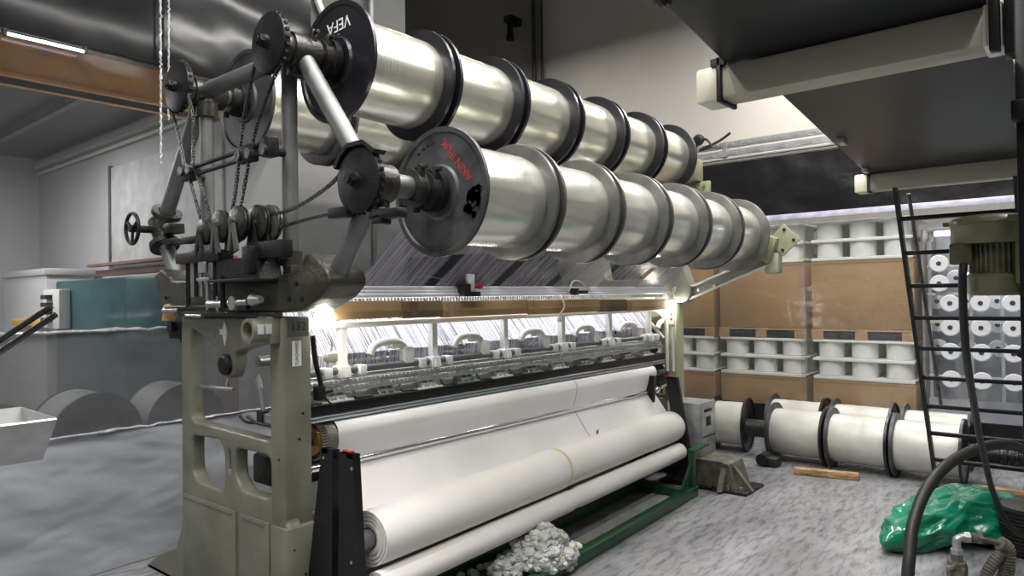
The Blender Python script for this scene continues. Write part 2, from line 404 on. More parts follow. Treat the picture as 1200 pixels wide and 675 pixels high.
solo('wall_panel', MB().box((-7.9, 2.955, 1.98), (-5.6, 2.979, 3.0), .008), mat('pale_panel', (.52, .525, .52), .6),
     'pale panel with dark edge on the bay wall behind the curtain', 'panel')
solo('panel_frame', MB().box((-7.93, 2.94, 1.96), (-7.90, 2.979, 3.02)).box((-7.93, 2.94, 1.94), (-5.6, 2.979, 1.962)), M['pipe'],
     'thin grey frame around the pale panel on the bay wall', 'frame')
solo('roof_joist', MB().box((-9.3, 1.2, 3.3), (-6.0, 1.26, 3.399)).box((-9.3, 2.2, 3.3), (-6.0, 2.26, 3.399)), M['pipe'],
     'pair of grey joists under the bay ceiling beyond the orange beam', 'joist')
tm = thing('bay_machine', 'dark teal machine seen through the curtain left of the head casting', 'machine', (-6.9, 2.6, 0))
obj('cabinet_body', MB().box((-7.6, 2.35, 0), (-6.0, 2.9, 1.80), .02), M['teal'], tm)
obj('guard', MB().box((-7.62, 2.25, 1.36), (-7.2, 2.345, 1.72), .01), M['whitecast'], tm)
ls = MB()
for k in range(4): ls.box((-7.52, 2.2, 1.42 + k * .07), (-7.36, 2.248, 1.46 + k * .07))
obj('louvre', ls, M['iron'], tm)
solo('white_crate', MB().box((-9.6, 2.45, 0), (-8.2, 2.9, 1.92), .02).box((-9.62, 2.43, 1.88), (-8.18, 2.92, 1.95), .01), M['baywall'],
     'pale tall box behind the curtain left of the teal machine', 'box')
solo('yellow_bar', MB().box((-9.0, 2.36, 1.36), (-7.66, 2.449, 1.43), .01), M['yellow'],
     'yellow guard bar seen through the curtain below the pale box', 'bar')
solo('red_brown_rail', MB().box((-7.9, 2.8, 1.86), (-5.2, 2.88, 1.92), .01).box((-7.9, 2.72, 1.95), (-5.2, 2.78, 1.98), .006).box((-5.3, 2.74, 0), (-5.22, 2.88, 1.95)), mat('red_brown', (.22, .12, .10), .5),
     'red-brown rail above the teal machine behind the curtain', 'rail')
# dark beams standing on a rack behind the smoky sheet
rk = thing('storage_rack', 'dark rack behind the smoky sheet carrying stored beams', 'rack', (-5.2, 1.6, 0))
obj('shelf', MB().box((-5.7, .3, .42), (-4.85, 2.9, .47)), M['iron'], rk)
for x in (-5.66, -4.9):
    for y in (.35, 2.84): obj('leg', MB().box((x, y, 0), (x + .05, y + .05, .425)), M['iron'], rk)
names = ['nearest the left picture edge', 'in the middle of the three', 'nearest the machine']
for k, y in enumerate((1.2, 1.78, 2.36)):
    b = thing('stored_beam', 'dark stored beam behind the smoky plastic, ' + names[k], 'beam', (-5.2, y, .74), 0, 'stored beams behind the curtain')
    obj('flange', MB().lathe([(.05, 0), (.25, 0), (.272, .006), (.272, .03), (.25, .03), (.05, .02)], (.19, 0, 0), (1, 0, 0), 40, closed=True), M['iron'], b, False)
    obj('flange', MB().lathe([(.05, 0), (.25, 0), (.272, .006), (.272, .03), (.25, .03), (.05, .02)], (-.22, 0, 0), (1, 0, 0), 40, closed=True), M['iron'], b, False)
    obj('barrel', MB().ring((-.209, 0, 0), (1, 0, 0), .05, .266, .395), M['discside'], b, False)
# tray and rods at the left edge of the view
ty = thing('metal_tray', 'pale folded metal tray at the left edge in front of the grey sheet', 'tray', (-2.9, .72, 1.05))
obj('pan', MB().prism([(-3.16, 1.20), (-3.155, 1.205), (-3.09, 1.03), (-2.93, 1.035), (-2.775, 1.195), (-2.78, 1.2), (-2.935, 1.043), (-3.085, 1.04)], .60, .86).box((-3.18, .6, 1.195), (-2.77, .606, 1.206)).prism([(-3.155, 1.203), (-3.09, 1.03), (-2.93, 1.035), (-2.775, 1.2)], .858, .862), M['galv'], ty)
obj('support_post', MB().box((-3.10, .62, 0), (-3.06, .66, 1.035)).box((-3.2, .5, 0), (-2.96, .76, .02)), M['iron'], ty)
rd = thing('rod_pair', 'pair of dark steel rods slanting up at the left edge over the plastic', 'rod', (-3.1, .8, 1.4))
for k in (0, 1):
    obj('rod', MB().cyl(V((-3.36, .52, 1.22)) + V((.0, .02, -.035)) * k, V((-2.975, .905, 1.585)) + V((.01, .012, -.03)) * k, .011, seg=10), M['oiliron'], rd)
obj('rod_stand', MB().cyl((-3.36, .53, 0), (-3.36, .53, 1.22), .016, seg=10).lathe([(0, 0), (.1, 0), (.1, .012), (0, .02)], (-3.36, .53, 0), (0, 0, 1), 20), M['iron'], rd)

# ------------------------------------------------------------------ the knitting machine
mc = thing('knitting_machine', 'long olive warp knitting machine with arched end frames and steel bars', 'machine', (-3.4, 3.9, 0))
FO = [(-4.46, 0), (-4.30, .10), (-4.07, .19), (-3.99, .34), (-3.98, 1.515), (-2.945, 1.515), (-2.945, .55), (-2.92, .52), (-2.92, 0)]
H1 = [(-3.87, 1.455), (-3.565, 1.335), (-3.56, 1.26), (-3.53, 1.205), (-3.47, 1.19), (-3.43, 1.205), (-3.405, 1.26), (-3.40, 1.33), (-3.065, 1.40), (-3.065, .915), (-3.87, .935)]
H2 = [(-3.865, .855), (-3.56, .865), (-3.51, .80), (-3.515, .60), (-3.80, .605), (-3.865, .66)]
H3 = [(-3.405, .845), (-3.07, .845), (-3.07, .635), (-3.33, .635), (-3.405, .70)]
H4 = [(-3.475, .83), (-3.45, .82), (-3.445, .71), (-3.47, .72)]
def end_frame(y, near):
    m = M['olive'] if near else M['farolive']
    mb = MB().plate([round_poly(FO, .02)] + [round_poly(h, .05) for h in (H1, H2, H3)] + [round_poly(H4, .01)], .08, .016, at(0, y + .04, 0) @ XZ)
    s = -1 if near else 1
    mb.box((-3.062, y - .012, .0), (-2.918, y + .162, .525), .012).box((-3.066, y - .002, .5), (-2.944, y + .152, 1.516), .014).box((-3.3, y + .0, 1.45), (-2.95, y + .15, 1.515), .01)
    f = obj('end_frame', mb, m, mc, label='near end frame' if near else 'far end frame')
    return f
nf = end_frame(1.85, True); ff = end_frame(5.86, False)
for x0, x1 in ((-3.95, -3.385), (-3.345, -3.075)):
    obj('access_door', MB().box((x0, 1.838, .03), (x1, 1.851, .525), .004).box((x0 + .03, 1.834, .505), (x1 - .03, 1.839, .513)), M['olive'], nf)
obj('emblem', MB().prism([(-3.48, 1.36), (-3.452, 1.435), (-3.48, 1.495), (-3.508, 1.435)], 1.842, 1.852).prism([(-3.52, 1.42), (-3.452, 1.425), (-3.452, 1.45), (-3.52, 1.447)], 1.838, 1.846), M['palebar'], nf)
obj('bearing_cap', MB().lathe([(0, 0), (.04, 0), (.055, .012), (.055, .03), (0, .03)], (-3.47, 1.82, 1.265), (0, 1, 0), 28), M['iron'], nf)
po = obj('port_housing', MB().ring((-3.03, 1.715, 1.455), (0, 1, 0), .042, .058, .13).box((-3.10, 1.80, 1.39), (-2.97, 1.852, 1.52), .008).cyl((-3.03, 1.76, 1.455), (-3.03, 1.80, 1.455), .043), M['olive'], nf)
obj('port_window', MB().box((-2.985, 1.735, 1.44), (-2.969, 1.765, 1.485)).box((-2.985, 1.775, 1.44), (-2.969, 1.805, 1.485)), M['perspex'], po)
obj('access_hole', MB().cyl((-2.99, 1.846, .84), (-2.99, 1.852, .84), .007, seg=10).cyl((-2.944, 1.93, .93), (-2.9435, 1.93, .93), .008, seg=10).cyl((-2.944, 1.95, 1.05), (-2.9435, 1.95, 1.05), .008, seg=10).cyl((-2.92, 1.94, .29), (-2.9165, 1.94, .29), .008, seg=10).cyl((-2.92, 1.88, .42), (-2.9165, 1.88, .42), .006, seg=10), M['iron'], nf)
YX = Matrix(((0, 0, 1, 0), (1, 0, 0, 0), (0, 1, 0, 0), (0, 0, 0, 1)))         # local XY -> world YZ, facing +X
tg = obj('name_label', MB().box((-2.9449, 1.895, 1.28), (-2.9432, 1.945, 1.40)), M['white'], nf, label='white paper label with handwritten name')
obj('handwriting', MB().text('TURGAMEG', .0215, at(-2.943, 1.92, 1.34) @ YX @ rot(PI / 2, 'Z'), .0004), M['ink'], tg)
ng = obj('number_plate', MB().box((-2.9449, 1.868, 1.42), (-2.9435, 1.985, 1.51)), M['pipe'], nf, label='grey plate with number 132')
obj('number', MB().text('132', .058, at(-2.9432, 1.93, 1.468) @ YX, .0004), M['ink'], ng)
obj('drive_box', MB().box((-4.16, 1.86, 1.38), (-3.99, 1.98, 1.50), .01).box((-4.22, 1.88, 1.42), (-4.15, 1.95, 1.47), .01).cyl((-4.08, 1.83, 1.45), (-4.08, 1.87, 1.45), .03).prism([(-4.12, 1.385), (-3.985, 1.385), (-3.985, 1.27)], 1.90, 1.93), M['iron'], nf)
obj('oil_cup', MB().cyl((-4.02, 1.80, 1.49), (-4.02, 1.80, 1.56), .035, .028).lathe([(0, 0), (.03, 0), (.02, .02), (0, .025)], (-4.02, 1.80, 1.56), (0, 0, 1), 16), M['brass'], nf)
obj('push_rod', MB().cyl((-3.26, 1.90, 1.22), (-3.20, 1.90, 1.0), .011).cyl((-3.255, 1.9, 1.20), (-3.24, 1.9, 1.15), .018).box((-3.23, 1.87, .965), (-3.08, 1.93, 1.04), .008), M['steel'], nf)
obj('stop_rod', MB().cyl((-3.86, 1.90, 1.12), (-3.50, 1.90, 1.13), .009).cyl((-3.54, 1.9, 1.22), (-3.58, 1.90, 1.12), .008), M['steel'], nf)
obj('cable_coil', MB().tube(spline([(-3.40, 1.88, 1.0), (-3.30, 1.86, .985), (-3.22, 1.9, .98), (-3.14, 1.9, .965), (-3.07, 1.87, .985), (-3.2, 1.86, .99), (-3.36, 1.9, 1.0)]), .008, 8).box((-3.21, 1.86, .98), (-3.16, 1.9, 1.05), .004), M['cable'], nf)

CR = [(-4.28, 1.75), (-4.20, 1.59), (-4.05, 1.535), (-3.0, 1.535), (-2.79, 1.55), (-2.63, 1.605), (-2.55, 1.665), (-2.57, 1.72), (-2.69, 1.805), (-2.745, 1.80), (-2.76, 1.76), (-2.84, 1.725), (-2.96, 1.715), (-2.985, 1.69), (-3.2, 1.70), (-3.6, 1.70), (-3.8, 1.715), (-4.03, 1.715), (-4.08, 1.74), (-4.17, 1.79)]
cr = obj('head_casting', MB().plate([round_poly(CR, .025)], .21, .016, at(0, 1.935, 0) @ XZ).box((-3.94, 1.81, 1.515), (-2.96, 1.86, 1.54), .006).box((-2.67, 1.845, 1.70), (-2.56, 2.03, 1.735), .008, rot(.62, 'Y')).box((-4.26, 1.845, 1.72), (-4.15, 2.03, 1.755), .008, rot(-.45, 'Y')), M['olivedark'], mc)
for x, z in ((-2.86, 1.60), (-2.76, 1.60), (-2.80, 1.67), (-4.12, 1.62)): obj('bolt', MB().cyl((x, 1.835, z), (x, 1.823, z), .012, seg=6), M['iron'], cr)

# spider frame of pipes
sp = obj('spider_frame', MB()
    .cyl((-4.37, 1.92, 2.03), (-4.09, 1.92, 1.60), .043).cyl((-2.35, 1.92, 2.06), (-2.62, 1.92, 1.70), .043)
    .cyl((-4.37, 1.92, 2.03), (-3.84, 1.92, 2.76), .043).cyl((-2.88, 1.92, 2.76), (-2.35, 1.92, 2.07), .043)
    .cyl((-3.84, 1.92, 2.77), (-2.89, 1.92, 2.77), .043)
    .cyl((-2.985, 1.92, 1.66), (-2.985, 1.92, 2.72), .038).cyl((-3.80, 1.92, 1.66), (-3.80, 1.92, 2.72), .038), M['pipe'], mc)
def hub(x, z, y0, m=M['oiliron']):
    mb = MB().cyl((x, y0, z), (x, 2.0, z), .072, seg=28).cyl((x, 1.85, z), (x, 1.99, z), .085, seg=28)
    mb.box((x - .03, 1.86, z - .12), (x + .03, 1.98, z - .06), .01).cyl((x - .07, 1.92, z - .1), (x + .07, 1.92, z - .1), .014, seg=8)
    return obj('pipe_joint', mb, m, sp)
hub(-3.84, 2.76, 1.82); hub(-2.89, 2.77, 1.80); hub(-2.35, 2.09, 1.87)
dj = obj('pipe_joint', MB().cyl((-4.41, 1.92, 2.09), (-4.30, 1.92, 1.93), .062, seg=24).lathe([(.05, 0), (.085, 0), (.085, .03), (.05, .03)], (-4.29, 1.92, 2.14), (-.57, 0, -.82), 26, closed=True)
    .lathe([(.05, 0), (.085, 0), (.085, .03), (.05, .03)], (-4.34, 1.92, 1.95), (.57, 0, -.82), 26, closed=True).cyl((-4.37, 1.92, 2.03), (-4.37, 1.76, 2.03), .022)
    .box((-4.27, 1.88, 2.0), (-4.17, 1.97, 2.06), .008).box((-4.25, 1.86, 1.93), (-4.13, 1.95, 1.965), .008), M['oiliron'], sp)
hw = MB().tube([(-4.37 + .09 * math.cos(a * PI / 14), 1.75, 2.03 + .09 * math.sin(a * PI / 14)) for a in range(28)], .011, 8, True).cyl((-4.37, 1.735, 2.03), (-4.37, 1.775, 2.03), .022)
for a in (0, 2.09, 4.19): hw.cyl((-4.37, 1.753, 2.03), (-4.37 + .09 * math.cos(a + .5), 1.75, 2.03 + .09 * math.sin(a + .5)), .009, seg=8)
obj('handwheel', hw, M['iron'], sp)
# collars on the two uprights
obj('upright_collar', MB().ring((-2.985, 1.92, 1.76), (0, 0, 1), .036, .055, .07).box((-3.03, 1.84, 1.79), (-2.94, 1.88, 1.85), .006).box((-2.93, 1.85, 1.66), (-2.88, 1.9, 1.76), .006), M['olivedark'], sp)
obj('upright_collar', MB().ring((-3.80, 1.92, 2.62), (0, 0, 1), .036, .058, .08), M['olivedark'], sp)

# tensioner cluster on the head
tc = obj('tensioner_bank', MB().box((-3.76, 1.72, 1.795), (-3.3, 1.80, 1.85), .006).box((-3.72, 1.73, 1.90), (-3.55, 1.78, 1.935), .006)
    .prism([(-3.36, 1.70), (-3.36, 1.80), (-3.0, 1.80), (-2.96, 1.70)], 1.74, 1.86).box((-3.36, 1.70, 1.685), (-2.95, 1.83, 1.70), .004).box((-3.1, 1.75, 1.79), (-2.78, 1.80, 1.87), .006)
    .cyl((-3.60, 1.755, 1.62), (-3.60, 1.755, 1.80), .010, seg=8).cyl((-3.69, 1.755, 1.56), (-3.69, 1.755, 1.80), .012, seg=8).cyl((-3.40, 1.755, 1.56), (-3.40, 1.755, 1.86), .010, seg=8).cyl((-3.30, 1.74, 1.56), (-3.30, 1.74, 1.72), .012, seg=8).box((-3.05, 1.70, 1.72), (-2.99, 1.76, 1.85), .006)
    .cyl((-3.95, 1.76, 1.56), (-3.1, 1.76, 1.565), .014, seg=10).box((-3.5, 1.79, 1.70), (-2.99, 1.84, 1.80), .006), M['iron'], cr)
for k, (x, y, r) in enumerate(((-3.50, 1.735, .068), (-3.33, 1.73, .082), (-3.28, 1.78, .084), (-3.14, 1.72, .084), (-3.07, 1.78, .088), (-3.03, 1.82, .088))):
    z = 1.965 if k else 1.95
    pu = obj('pulley', MB().lathe([(.012, 0), (r * .8, 0), (r, .008), (r, .016), (r * .86, .02), (r, .024), (r, .032), (r * .8, .038), (.012, .038)], (x, y, z), (0, 1, 0), 32, closed=True).cyl((x, y - .012, z), (x, y + .05, z), .016), M['oiliron'] if k not in (2, 5) else M['alu'], cr)
    obj('bracket', MB().prism([(x - .045, z - .13), (x - .02, z + .0), (x + .015, z + .0), (x + .05, z - .13), (x + .02, z - .14), (x, z - .03), (x - .02, z - .13)], y - .018, y - .006), M['alu'] if k in (1, 3) else M['iron'], pu)
obj('control_linkage', MB().cyl((-3.46, 1.75, 1.58), (-3.30, 1.75, 1.58), .02).cyl((-3.25, 1.75, 1.585), (-3.08, 1.75, 1.59), .017).cyl((-3.2, 1.73, 1.585), (-3.2, 1.77, 1.585), .034).cyl((-3.47, 1.75, 1.55), (-3.47, 1.75, 1.70), .009).cyl((-3.53, 1.75, 1.62), (-3.53, 1.75, 1.84), .010)
    .cyl((-3.62, 1.75, 1.62), (-3.62, 1.75, 1.86), .012).box((-3.55, 1.73, 1.70), (-3.42, 1.75, 1.715), .003).box((-3.52, 1.725, 1.74), (-3.44, 1.74, 1.80), .003).cyl((-3.02, 1.74, 1.60), (-2.95, 1.74, 1.60), .03, .015).cyl((-3.35, 1.74, 1.545), (-3.35, 1.74, 1.62), .008).cyl((-3.98, 1.76, 1.545), (-3.8, 1.76, 1.55), .016).cyl((-3.72, 1.76, 1.52), (-3.55, 1.76, 1.52), .01), M['steel'], cr)
obj('tension_arm', MB().cyl((-3.72, 1.76, 2.295), (-2.91, 1.76, 2.325), .011, seg=10).cyl((-3.72, 1.76, 2.255), (-2.91, 1.76, 2.28), .011, seg=10).box((-3.74, 1.74, 2.235), (-3.62, 1.80, 2.315), .008).box((-3.16, 1.74, 2.25), (-3.02, 1.78, 2.335), .008).box((-2.95, 1.74, 2.255), (-2.88, 1.8, 2.345), .008).cyl((-2.985, 1.76, 2.30), (-2.985, 1.9, 2.30), .02).cyl((-3.80, 1.9, 2.275), (-3.70, 1.77, 2.275), .02), M['iron'], sp)
for x in (-3.71, -3.63, -3.13, -3.04, -2.91):
    obj('guide_roller', MB().cyl((x, 1.725, 2.285), (x, 1.775, 2.285), .026, seg=16), M['oiliron'], sp)

# far end: carrier for the beams
fa = obj('beam_carrier', MB()
    .plate([round_poly([(-4.3, 1.95), (-4.2, 1.62), (-4.0, 1.52), (-2.85, 1.52), (-2.80, 1.60), (-2.88, 1.85), (-3.05, 1.99), (-3.2, 1.98), (-3.12, 1.80), (-3.2, 1.74), (-3.7, 1.74), (-3.75, 2.0)], .04)], .14, .012, at(0, 5.95, 0) @ XZ)
    .plate([round_poly([(-2.88, 1.535), (-2.1, 1.84), (-2.08, 1.95), (-2.28, 1.86), (-2.80, 1.665), (-2.88, 1.665)], .015)], .05, .006, at(0, 5.95, 0) @ XZ)
    , mat('far_carrier_paint', (.20, .20, .16), .4, 0, .15, 8), mc)
obj('arm_rim', MB().tube([(-2.89, 5.91, 1.53), (-2.1, 5.91, 1.835), (-2.08, 5.91, 1.93)], .011, 8).tube([(-3.08, 5.91, 1.98), (-2.88, 5.91, 1.68), (-2.80, 5.91, 1.668), (-2.28, 5.91, 1.865)], .011, 8).cyl((-2.6, 5.905, 1.665), (-2.6, 5.925, 1.665), .012, seg=8).cyl((-2.75, 5.905, 1.63), (-2.75, 5.925, 1.63), .012, seg=8), M['palebar'], fa)
obj('end_bracket', MB().box((-2.2, 5.86, 1.86), (-2.06, 6.02, 2.08), .01, rot(.35, 'Y')).box((-2.15, 5.9, 1.76), (-2.03, 6.0, 1.93), .012).plate([[(-2.13, 2.04), (-1.99, 2.17), (-1.86, 2.03), (-2.0, 1.90)]], .02, .004, at(0, 5.93, 0) @ XZ), mat('olive_bracket', (.235, .24, .15), .45, 0, .15, 12), fa)
for x, z in ((-2.07, 2.05), (-1.985, 2.12), (-1.91, 2.03), (-2.0, 1.95)): obj('bolt', MB().cyl((x, 5.925, z), (x, 5.91, z), .013, seg=6), M['iron'], fa)
obj('end_bracket', MB().box((-2.84, 5.9, 2.42), (-2.62, 5.93, 2.60), .006).box((-2.86, 5.78, 2.60), (-2.70, 5.95, 2.80), .01).cyl((-2.89, 5.70, 2.775), (-2.89, 5.98, 2.775), .06).cyl((-2.78, 5.895, 2.46), (-2.78, 5.88, 2.46), .013, seg=6).cyl((-2.67, 5.895, 2.56), (-2.67, 5.88, 2.56), .013, seg=6).cyl((-2.67, 5.895, 2.46), (-2.67, 5.88, 2.46), .013, seg=6), mat('olive_bracket_b', (.235, .24, .15), .45, 0, .15, 12), fa)
obj('carrier_pipe', MB().cyl((-2.985, 5.95, 1.9), (-2.985, 5.95, 2.75), .038).cyl((-3.80, 5.95, 1.9), (-3.80, 5.95, 2.75), .038).cyl((-3.84, 5.95, 2.77), (-2.89, 5.95, 2.77), .043), M['pipe'], fa)
# far frame furniture
obj('control_pipe', MB().cyl((-3.02, 5.82, .9), (-3.02, 5.82, 1.36), .016).cyl((-2.96, 5.82, .9), (-2.96, 5.82, 1.3), .012).tube(spline([(-3.02, 5.82, 1.36), (-3.08, 5.8, 1.42), (-3.2, 5.75, 1.5)]), .012, 8).cyl((-3.25, 5.8, 1.42), (-3.04, 5.8, 1.2), .011).cyl((-3.28, 5.8, 1.46), (-3.08, 5.8, 1.22), .009), M['whitecast'], ff)
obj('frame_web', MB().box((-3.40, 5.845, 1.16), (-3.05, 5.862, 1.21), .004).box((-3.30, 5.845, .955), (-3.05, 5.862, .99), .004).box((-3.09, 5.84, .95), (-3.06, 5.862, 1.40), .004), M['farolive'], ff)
obj('switch_plate', MB().box((-3.01, 5.845, 1.32), (-2.96, 5.861, 1.44), .004), M['white'], ff)
obj('push_button', MB().cyl((-2.985, 5.84, 1.415), (-2.985, 5.848, 1.415), .014).cyl((-2.985, 5.84, 1.37), (-2.985, 5.848, 1.37), .014), M['red'], ff)
obj('drive_train', MB().cyl((-3.4, 5.55, 1.16), (-3.4, 5.84, 1.16), .13).cyl((-3.25, 5.6, 1.25), (-3.25, 5.84, 1.25), .06).cyl((-3.17, 5.6, 1.1), (-3.17, 5.84, 1.1), .05).cyl((-3.14, 5.65, .9), (-3.14, 5.84, .9), .08).box((-3.5, 5.6, .7), (-3.1, 5.84, 1.0), .02).cyl((-3.3, 5.52, 1.33), (-3.3, 5.8, 1.33), .06).cyl((-3.05, 5.5, .8), (-3.05, 5.84, .8), .05).box((-3.3, 5.45, 1.04), (-3.0, 5.6, 1.07), .01), M['iron'], ff)
obj('hose_loop', MB().tube(spline([(-3.05, 5.7, .75), (-3.0, 5.6, .68), (-2.95, 5.62, .58), (-3.0, 5.75, .5)]), .014, 8).tube(spline([(-3.1, 5.6, 1.0), (-3.0, 5.5, .92), (-2.96, 5.55, .8), (-3.02, 5.7, .72)]), .012, 8), M['cable'], ff)

# knitting zone
obj('thread_rail', MB().cyl((-2.995, 2.04, 1.612), (-2.995, 5.78, 1.612), .013, seg=14).cyl((-3.01, 2.04, 1.632), (-3.01, 5.78, 1.632), .014, seg=14).cyl((-3.02, 2.04, 1.655), (-3.02, 5.78, 1.655), .011, seg=14).box((-3.03, 2.04, 1.605), (-3.0, 5.78, 1.655)), M['rail'], mc)
cb = MB()
for k in range(150): cb.box((-3.02, 2.08 + k * .0245, 1.575), (-3.012, 2.085 + k * .0245, 1.60))
obj('thread_comb', cb, M['olive'], mc)
obj('front_bar', MB().box((-3.055, 2.01, 1.445), (-3.015, 5.8, 1.478), .008), M['palebar'], mc)
for z, r, n in ((1.222, .020, 'guide_rod'), (1.187, .009, 'guide_rod')):
    obj(n, MB().cyl((-3.05, 2.0, z), (-3.05, 5.7, z), r, seg=14), M['pipe'] if r > .01 else M['steel'], mc)
gb = MB().box((-3.045, 2.0, 1.148), (-3.02, 5.7, 1.168), .003).box((-3.03, 2.0, 1.118), (-3.0, 5.7, 1.138), .003)
for k in range(120): gb.box((-3.018, 2.03 + k * .0306, 1.166), (-3.008, 2.046 + k * .0306, 1.178)).box((-3.0, 2.03 + k * .0306, 1.134), (-2.992, 2.046 + k * .0306, 1.146))
obj('guide_bar', gb, M['galv'], mc)
for k in range(6):
    y = 2.26 + k * .655
    b = obj('swing_bracket', MB().prism([(-3.07, 1.47), (-3.07, 1.24), (-3.03, 1.19), (-3.0, 1.19), (-3.0, 1.22), (-3.03, 1.27), (-3.03, 1.47)], y - .02, y + .02).box((-3.09, y - .04, 1.185), (-3.01, y + .03, 1.25), .01).box((-3.085, y - .13, 1.19), (-3.015, y - .08, 1.245), .008).box((-3.085, y + .09, 1.19), (-3.015, y + .14, 1.245), .008), M['whitecast'], mc)
    obj('hook_arm', MB().tube(spline([(-3.06, y + .46, 1.29), (-3.06, y + .40, 1.345), (-3.06, y + .30, 1.355), (-3.06, y + .22, 1.335), (-3.06, y + .19, 1.29)]), [.022] * 33, 10).box((-3.085, y + .42, 1.22), (-3.03, y + .49, 1.32), .01).box((-3.08, y + .33, 1.315), (-3.035, y + .40, 1.345), .006), M['whitecast'], b)
for k in range(11):
    y = 2.2 + k * .325
    lv = MB()
    for q in (-.05, 0, .05):
        lv.prism([(-3.10, 1.155), (-3.06, 1.155), (-3.0, 1.075), (-3.04, 1.07)], y + q - .006, y + q + .006)
    lv.cyl((-3.07, y - .08, 1.115), (-3.07, y + .08, 1.115), .011, seg=10).box((-3.05, y - .1, 1.065), (-3.0, y + .1, 1.078), .003).cyl((-3.03, y - .06, 1.09), (-3.03, y + .06, 1.09), .014, seg=10)
    obj('sinker_lever', lv, M['steel'] if k % 2 else M['whitecast'], mc)
for k in range(11):
    y = 2.03 + k * .325
    obj('sinker_plate', MB().prism([(-3.14, 1.19), (-3.125, 1.19), (-3.045, 1.072), (-3.055, 1.066)], y, y + .30), M['whitecast'], mc)
obj('needle_trough', MB().box((-3.12, 2.0, 1.045), (-2.985, 5.72, 1.068), .006).box((-3.01, 2.0, 1.018), (-2.985, 5.72, 1.066), .005), M['blackpaint'], mc)
obj('needle_lip', MB().box((-3.02, 2.0, 1.004), (-2.988, 5.72, 1.016), .003), M['chrome'], mc)
obj('apron_plate', MB().prism([(-3.14, 1.035), (-3.0, 1.002), (-2.985, .985), (-3.0, .98), (-3.14, 1.025)], 2.0, 5.72), M['greyplate'], mc)
obj('machine_bed', MB().box((-3.5, 2.0, .62), (-3.22, 5.86, .78), .02).box((-3.55, 2.0, .15), (-3.25, 5.86, .35), .02).box((-3.42, 2.0, .95), (-3.24, 5.86, 1.02), .01), M['olivedark'], mc)
obj('tie_shaft', MB().cyl((-3.43, 2.0, 1.27), (-3.43, 5.86, 1.27), .03).cyl((-3.3, 2.0, 1.235), (-3.3, 5.86, 1.235), .014), M['steel'], mc)
obj('spring_conduit', MB().tube(spline([(-2.96, 2.02, 1.42), (-2.955, 2.03, 1.30), (-2.955, 2.05, 1.22), (-2.97, 2.08, 1.14)]), .013, 8).cyl((-2.96, 2.04, 1.13), (-2.96, 2.13, 1.14), .012).cyl((-2.97, 2.06, 1.14), (-2.93, 2.12, 1.06), .005, seg=6).box((-2.98, 2.03, 1.10), (-2.94, 2.08, 1.17), .006), M['iron'], mc)
# yarn sheets coming down from the front and upper beams
def ruled(pa, pb, ya, yb, n=2):
    mb = MB(); A = []
    for i in range(2):
        A.append([mb.b.verts.new((pa[0], ya[i], pa[1])), mb.b.verts.new((pb[0], yb[i], pb[1]))])
    mb.b.faces.new([A[0][0], A[1][0], A[1][1], A[0][1]]); return mb
def tangent(P, Cc, r, sgn):
    d = V((P[0] - Cc[0], P[1] - Cc[1])); L_ = d.length; a = math.acos(r / L_) * sgn; u = d.normalized()
    return (Cc[0] + r * (u.x * math.cos(a) - u.y * math.sin(a)), Cc[1] + r * (u.x * math.sin(a) + u.y * math.cos(a)))
NB = (-3.04, 1.645)
ordn = ['nearest', 'second nearest', 'third nearest', 'third farthest', 'second farthest', 'farthest']
tpt = (-2.568, 1.99)
for k in range(6):
    y0 = 2.31 + k * .585
    props(solo('yarn_sheet', ruled(NB, tpt, (y0 + .0, y0 + .50), (y0 + .02, y0 + .51)), M['yarnA'], 'streaky grey yarn sheet rising from the rail to the %s front beam' % ordn[k], 'yarn', 'yarn sheets under the front beams', 'stuff', 0))
bent = MB()
for k in range(6):
    ya, yb = 2.03 + k * .62, 2.03 + k * .62 + .60
    q = [[bent.b.verts.new((x, y, z)) for y in (ya, yb)] for x, z in ((-3.17, 1.06), (-3.13, 1.30), (-3.38, 1.60))]
    for a, b in zip(q, q[1:]): bent.b.faces.new([a[0], a[1], b[1], b[0]])
    bent.tube([(-3.12, yb + .01, 1.29), (-3.37, yb + .01, 1.60)], .006, 6).tube([(-3.12, yb - .12, 1.29), (-3.37, yb - .12, 1.60)], .003, 6)
props(solo('yarn_curtain', bent, M['yarnB'], 'pale lilac yarn curtain behind the guide bars below the cardboard', 'yarn', None, 'stuff', 0))

# ------------------------------------------------------------------ warp beams
def flange(y, s, r=.303):
    """flange with outer face towards s (-1 near, +1 far)"""
    return MB().lathe([(.062, 0), (.07, .018), (.12, .02), (.13, .008), (r - .03, .006), (r - .022, .014), (r, .014), (r, -.006), (r - .012, -.010), (.062, -.010)], (0, y, 0), (0, s, 0), 64, closed=True)
def make_beam(label, fm, ym, group, loc):
    b = thing('warp_beam', label, 'warp beam', loc, 0, group)
    obj('flange', flange(-.258, -1), fm, b, False)
    obj('flange', flange(.258, 1), fm, b, False)
    y = MB().lathe([(.064, -.248), (.238, -.248), (.2395, -.24), (.2395, .24), (.238, .248), (.064, .248)], (0, 0, 0), (0, 1, 0), 72, closed=True)
    obj('yarn_winding', y, ym, b, False)
    return b
P = .585
def row(x, z, y0, fm, ym, txt, group):
    out = []
    for k in range(6):
        lab = txt % ordn[k]
        loc = (x, y0 + P * (k + .5) - .0, z)
        out.append(make_beam(lab, fm, ym, group, loc) if k == 0 else dup(out[0], loc, lab))
    return out
rb = row(-2.89, 2.775, 2.1, M['blackflange'], M['yarn'], 'silver warp beam with black flanges, %s in the upper row', 'black-flanged beams of the upper row')
rc = row(-2.35, 2.09, 2.275, M['alu'], M['yarnfront'], 'silver warp beam with pale metal flanges, %s in the front row', 'beams of the front row')
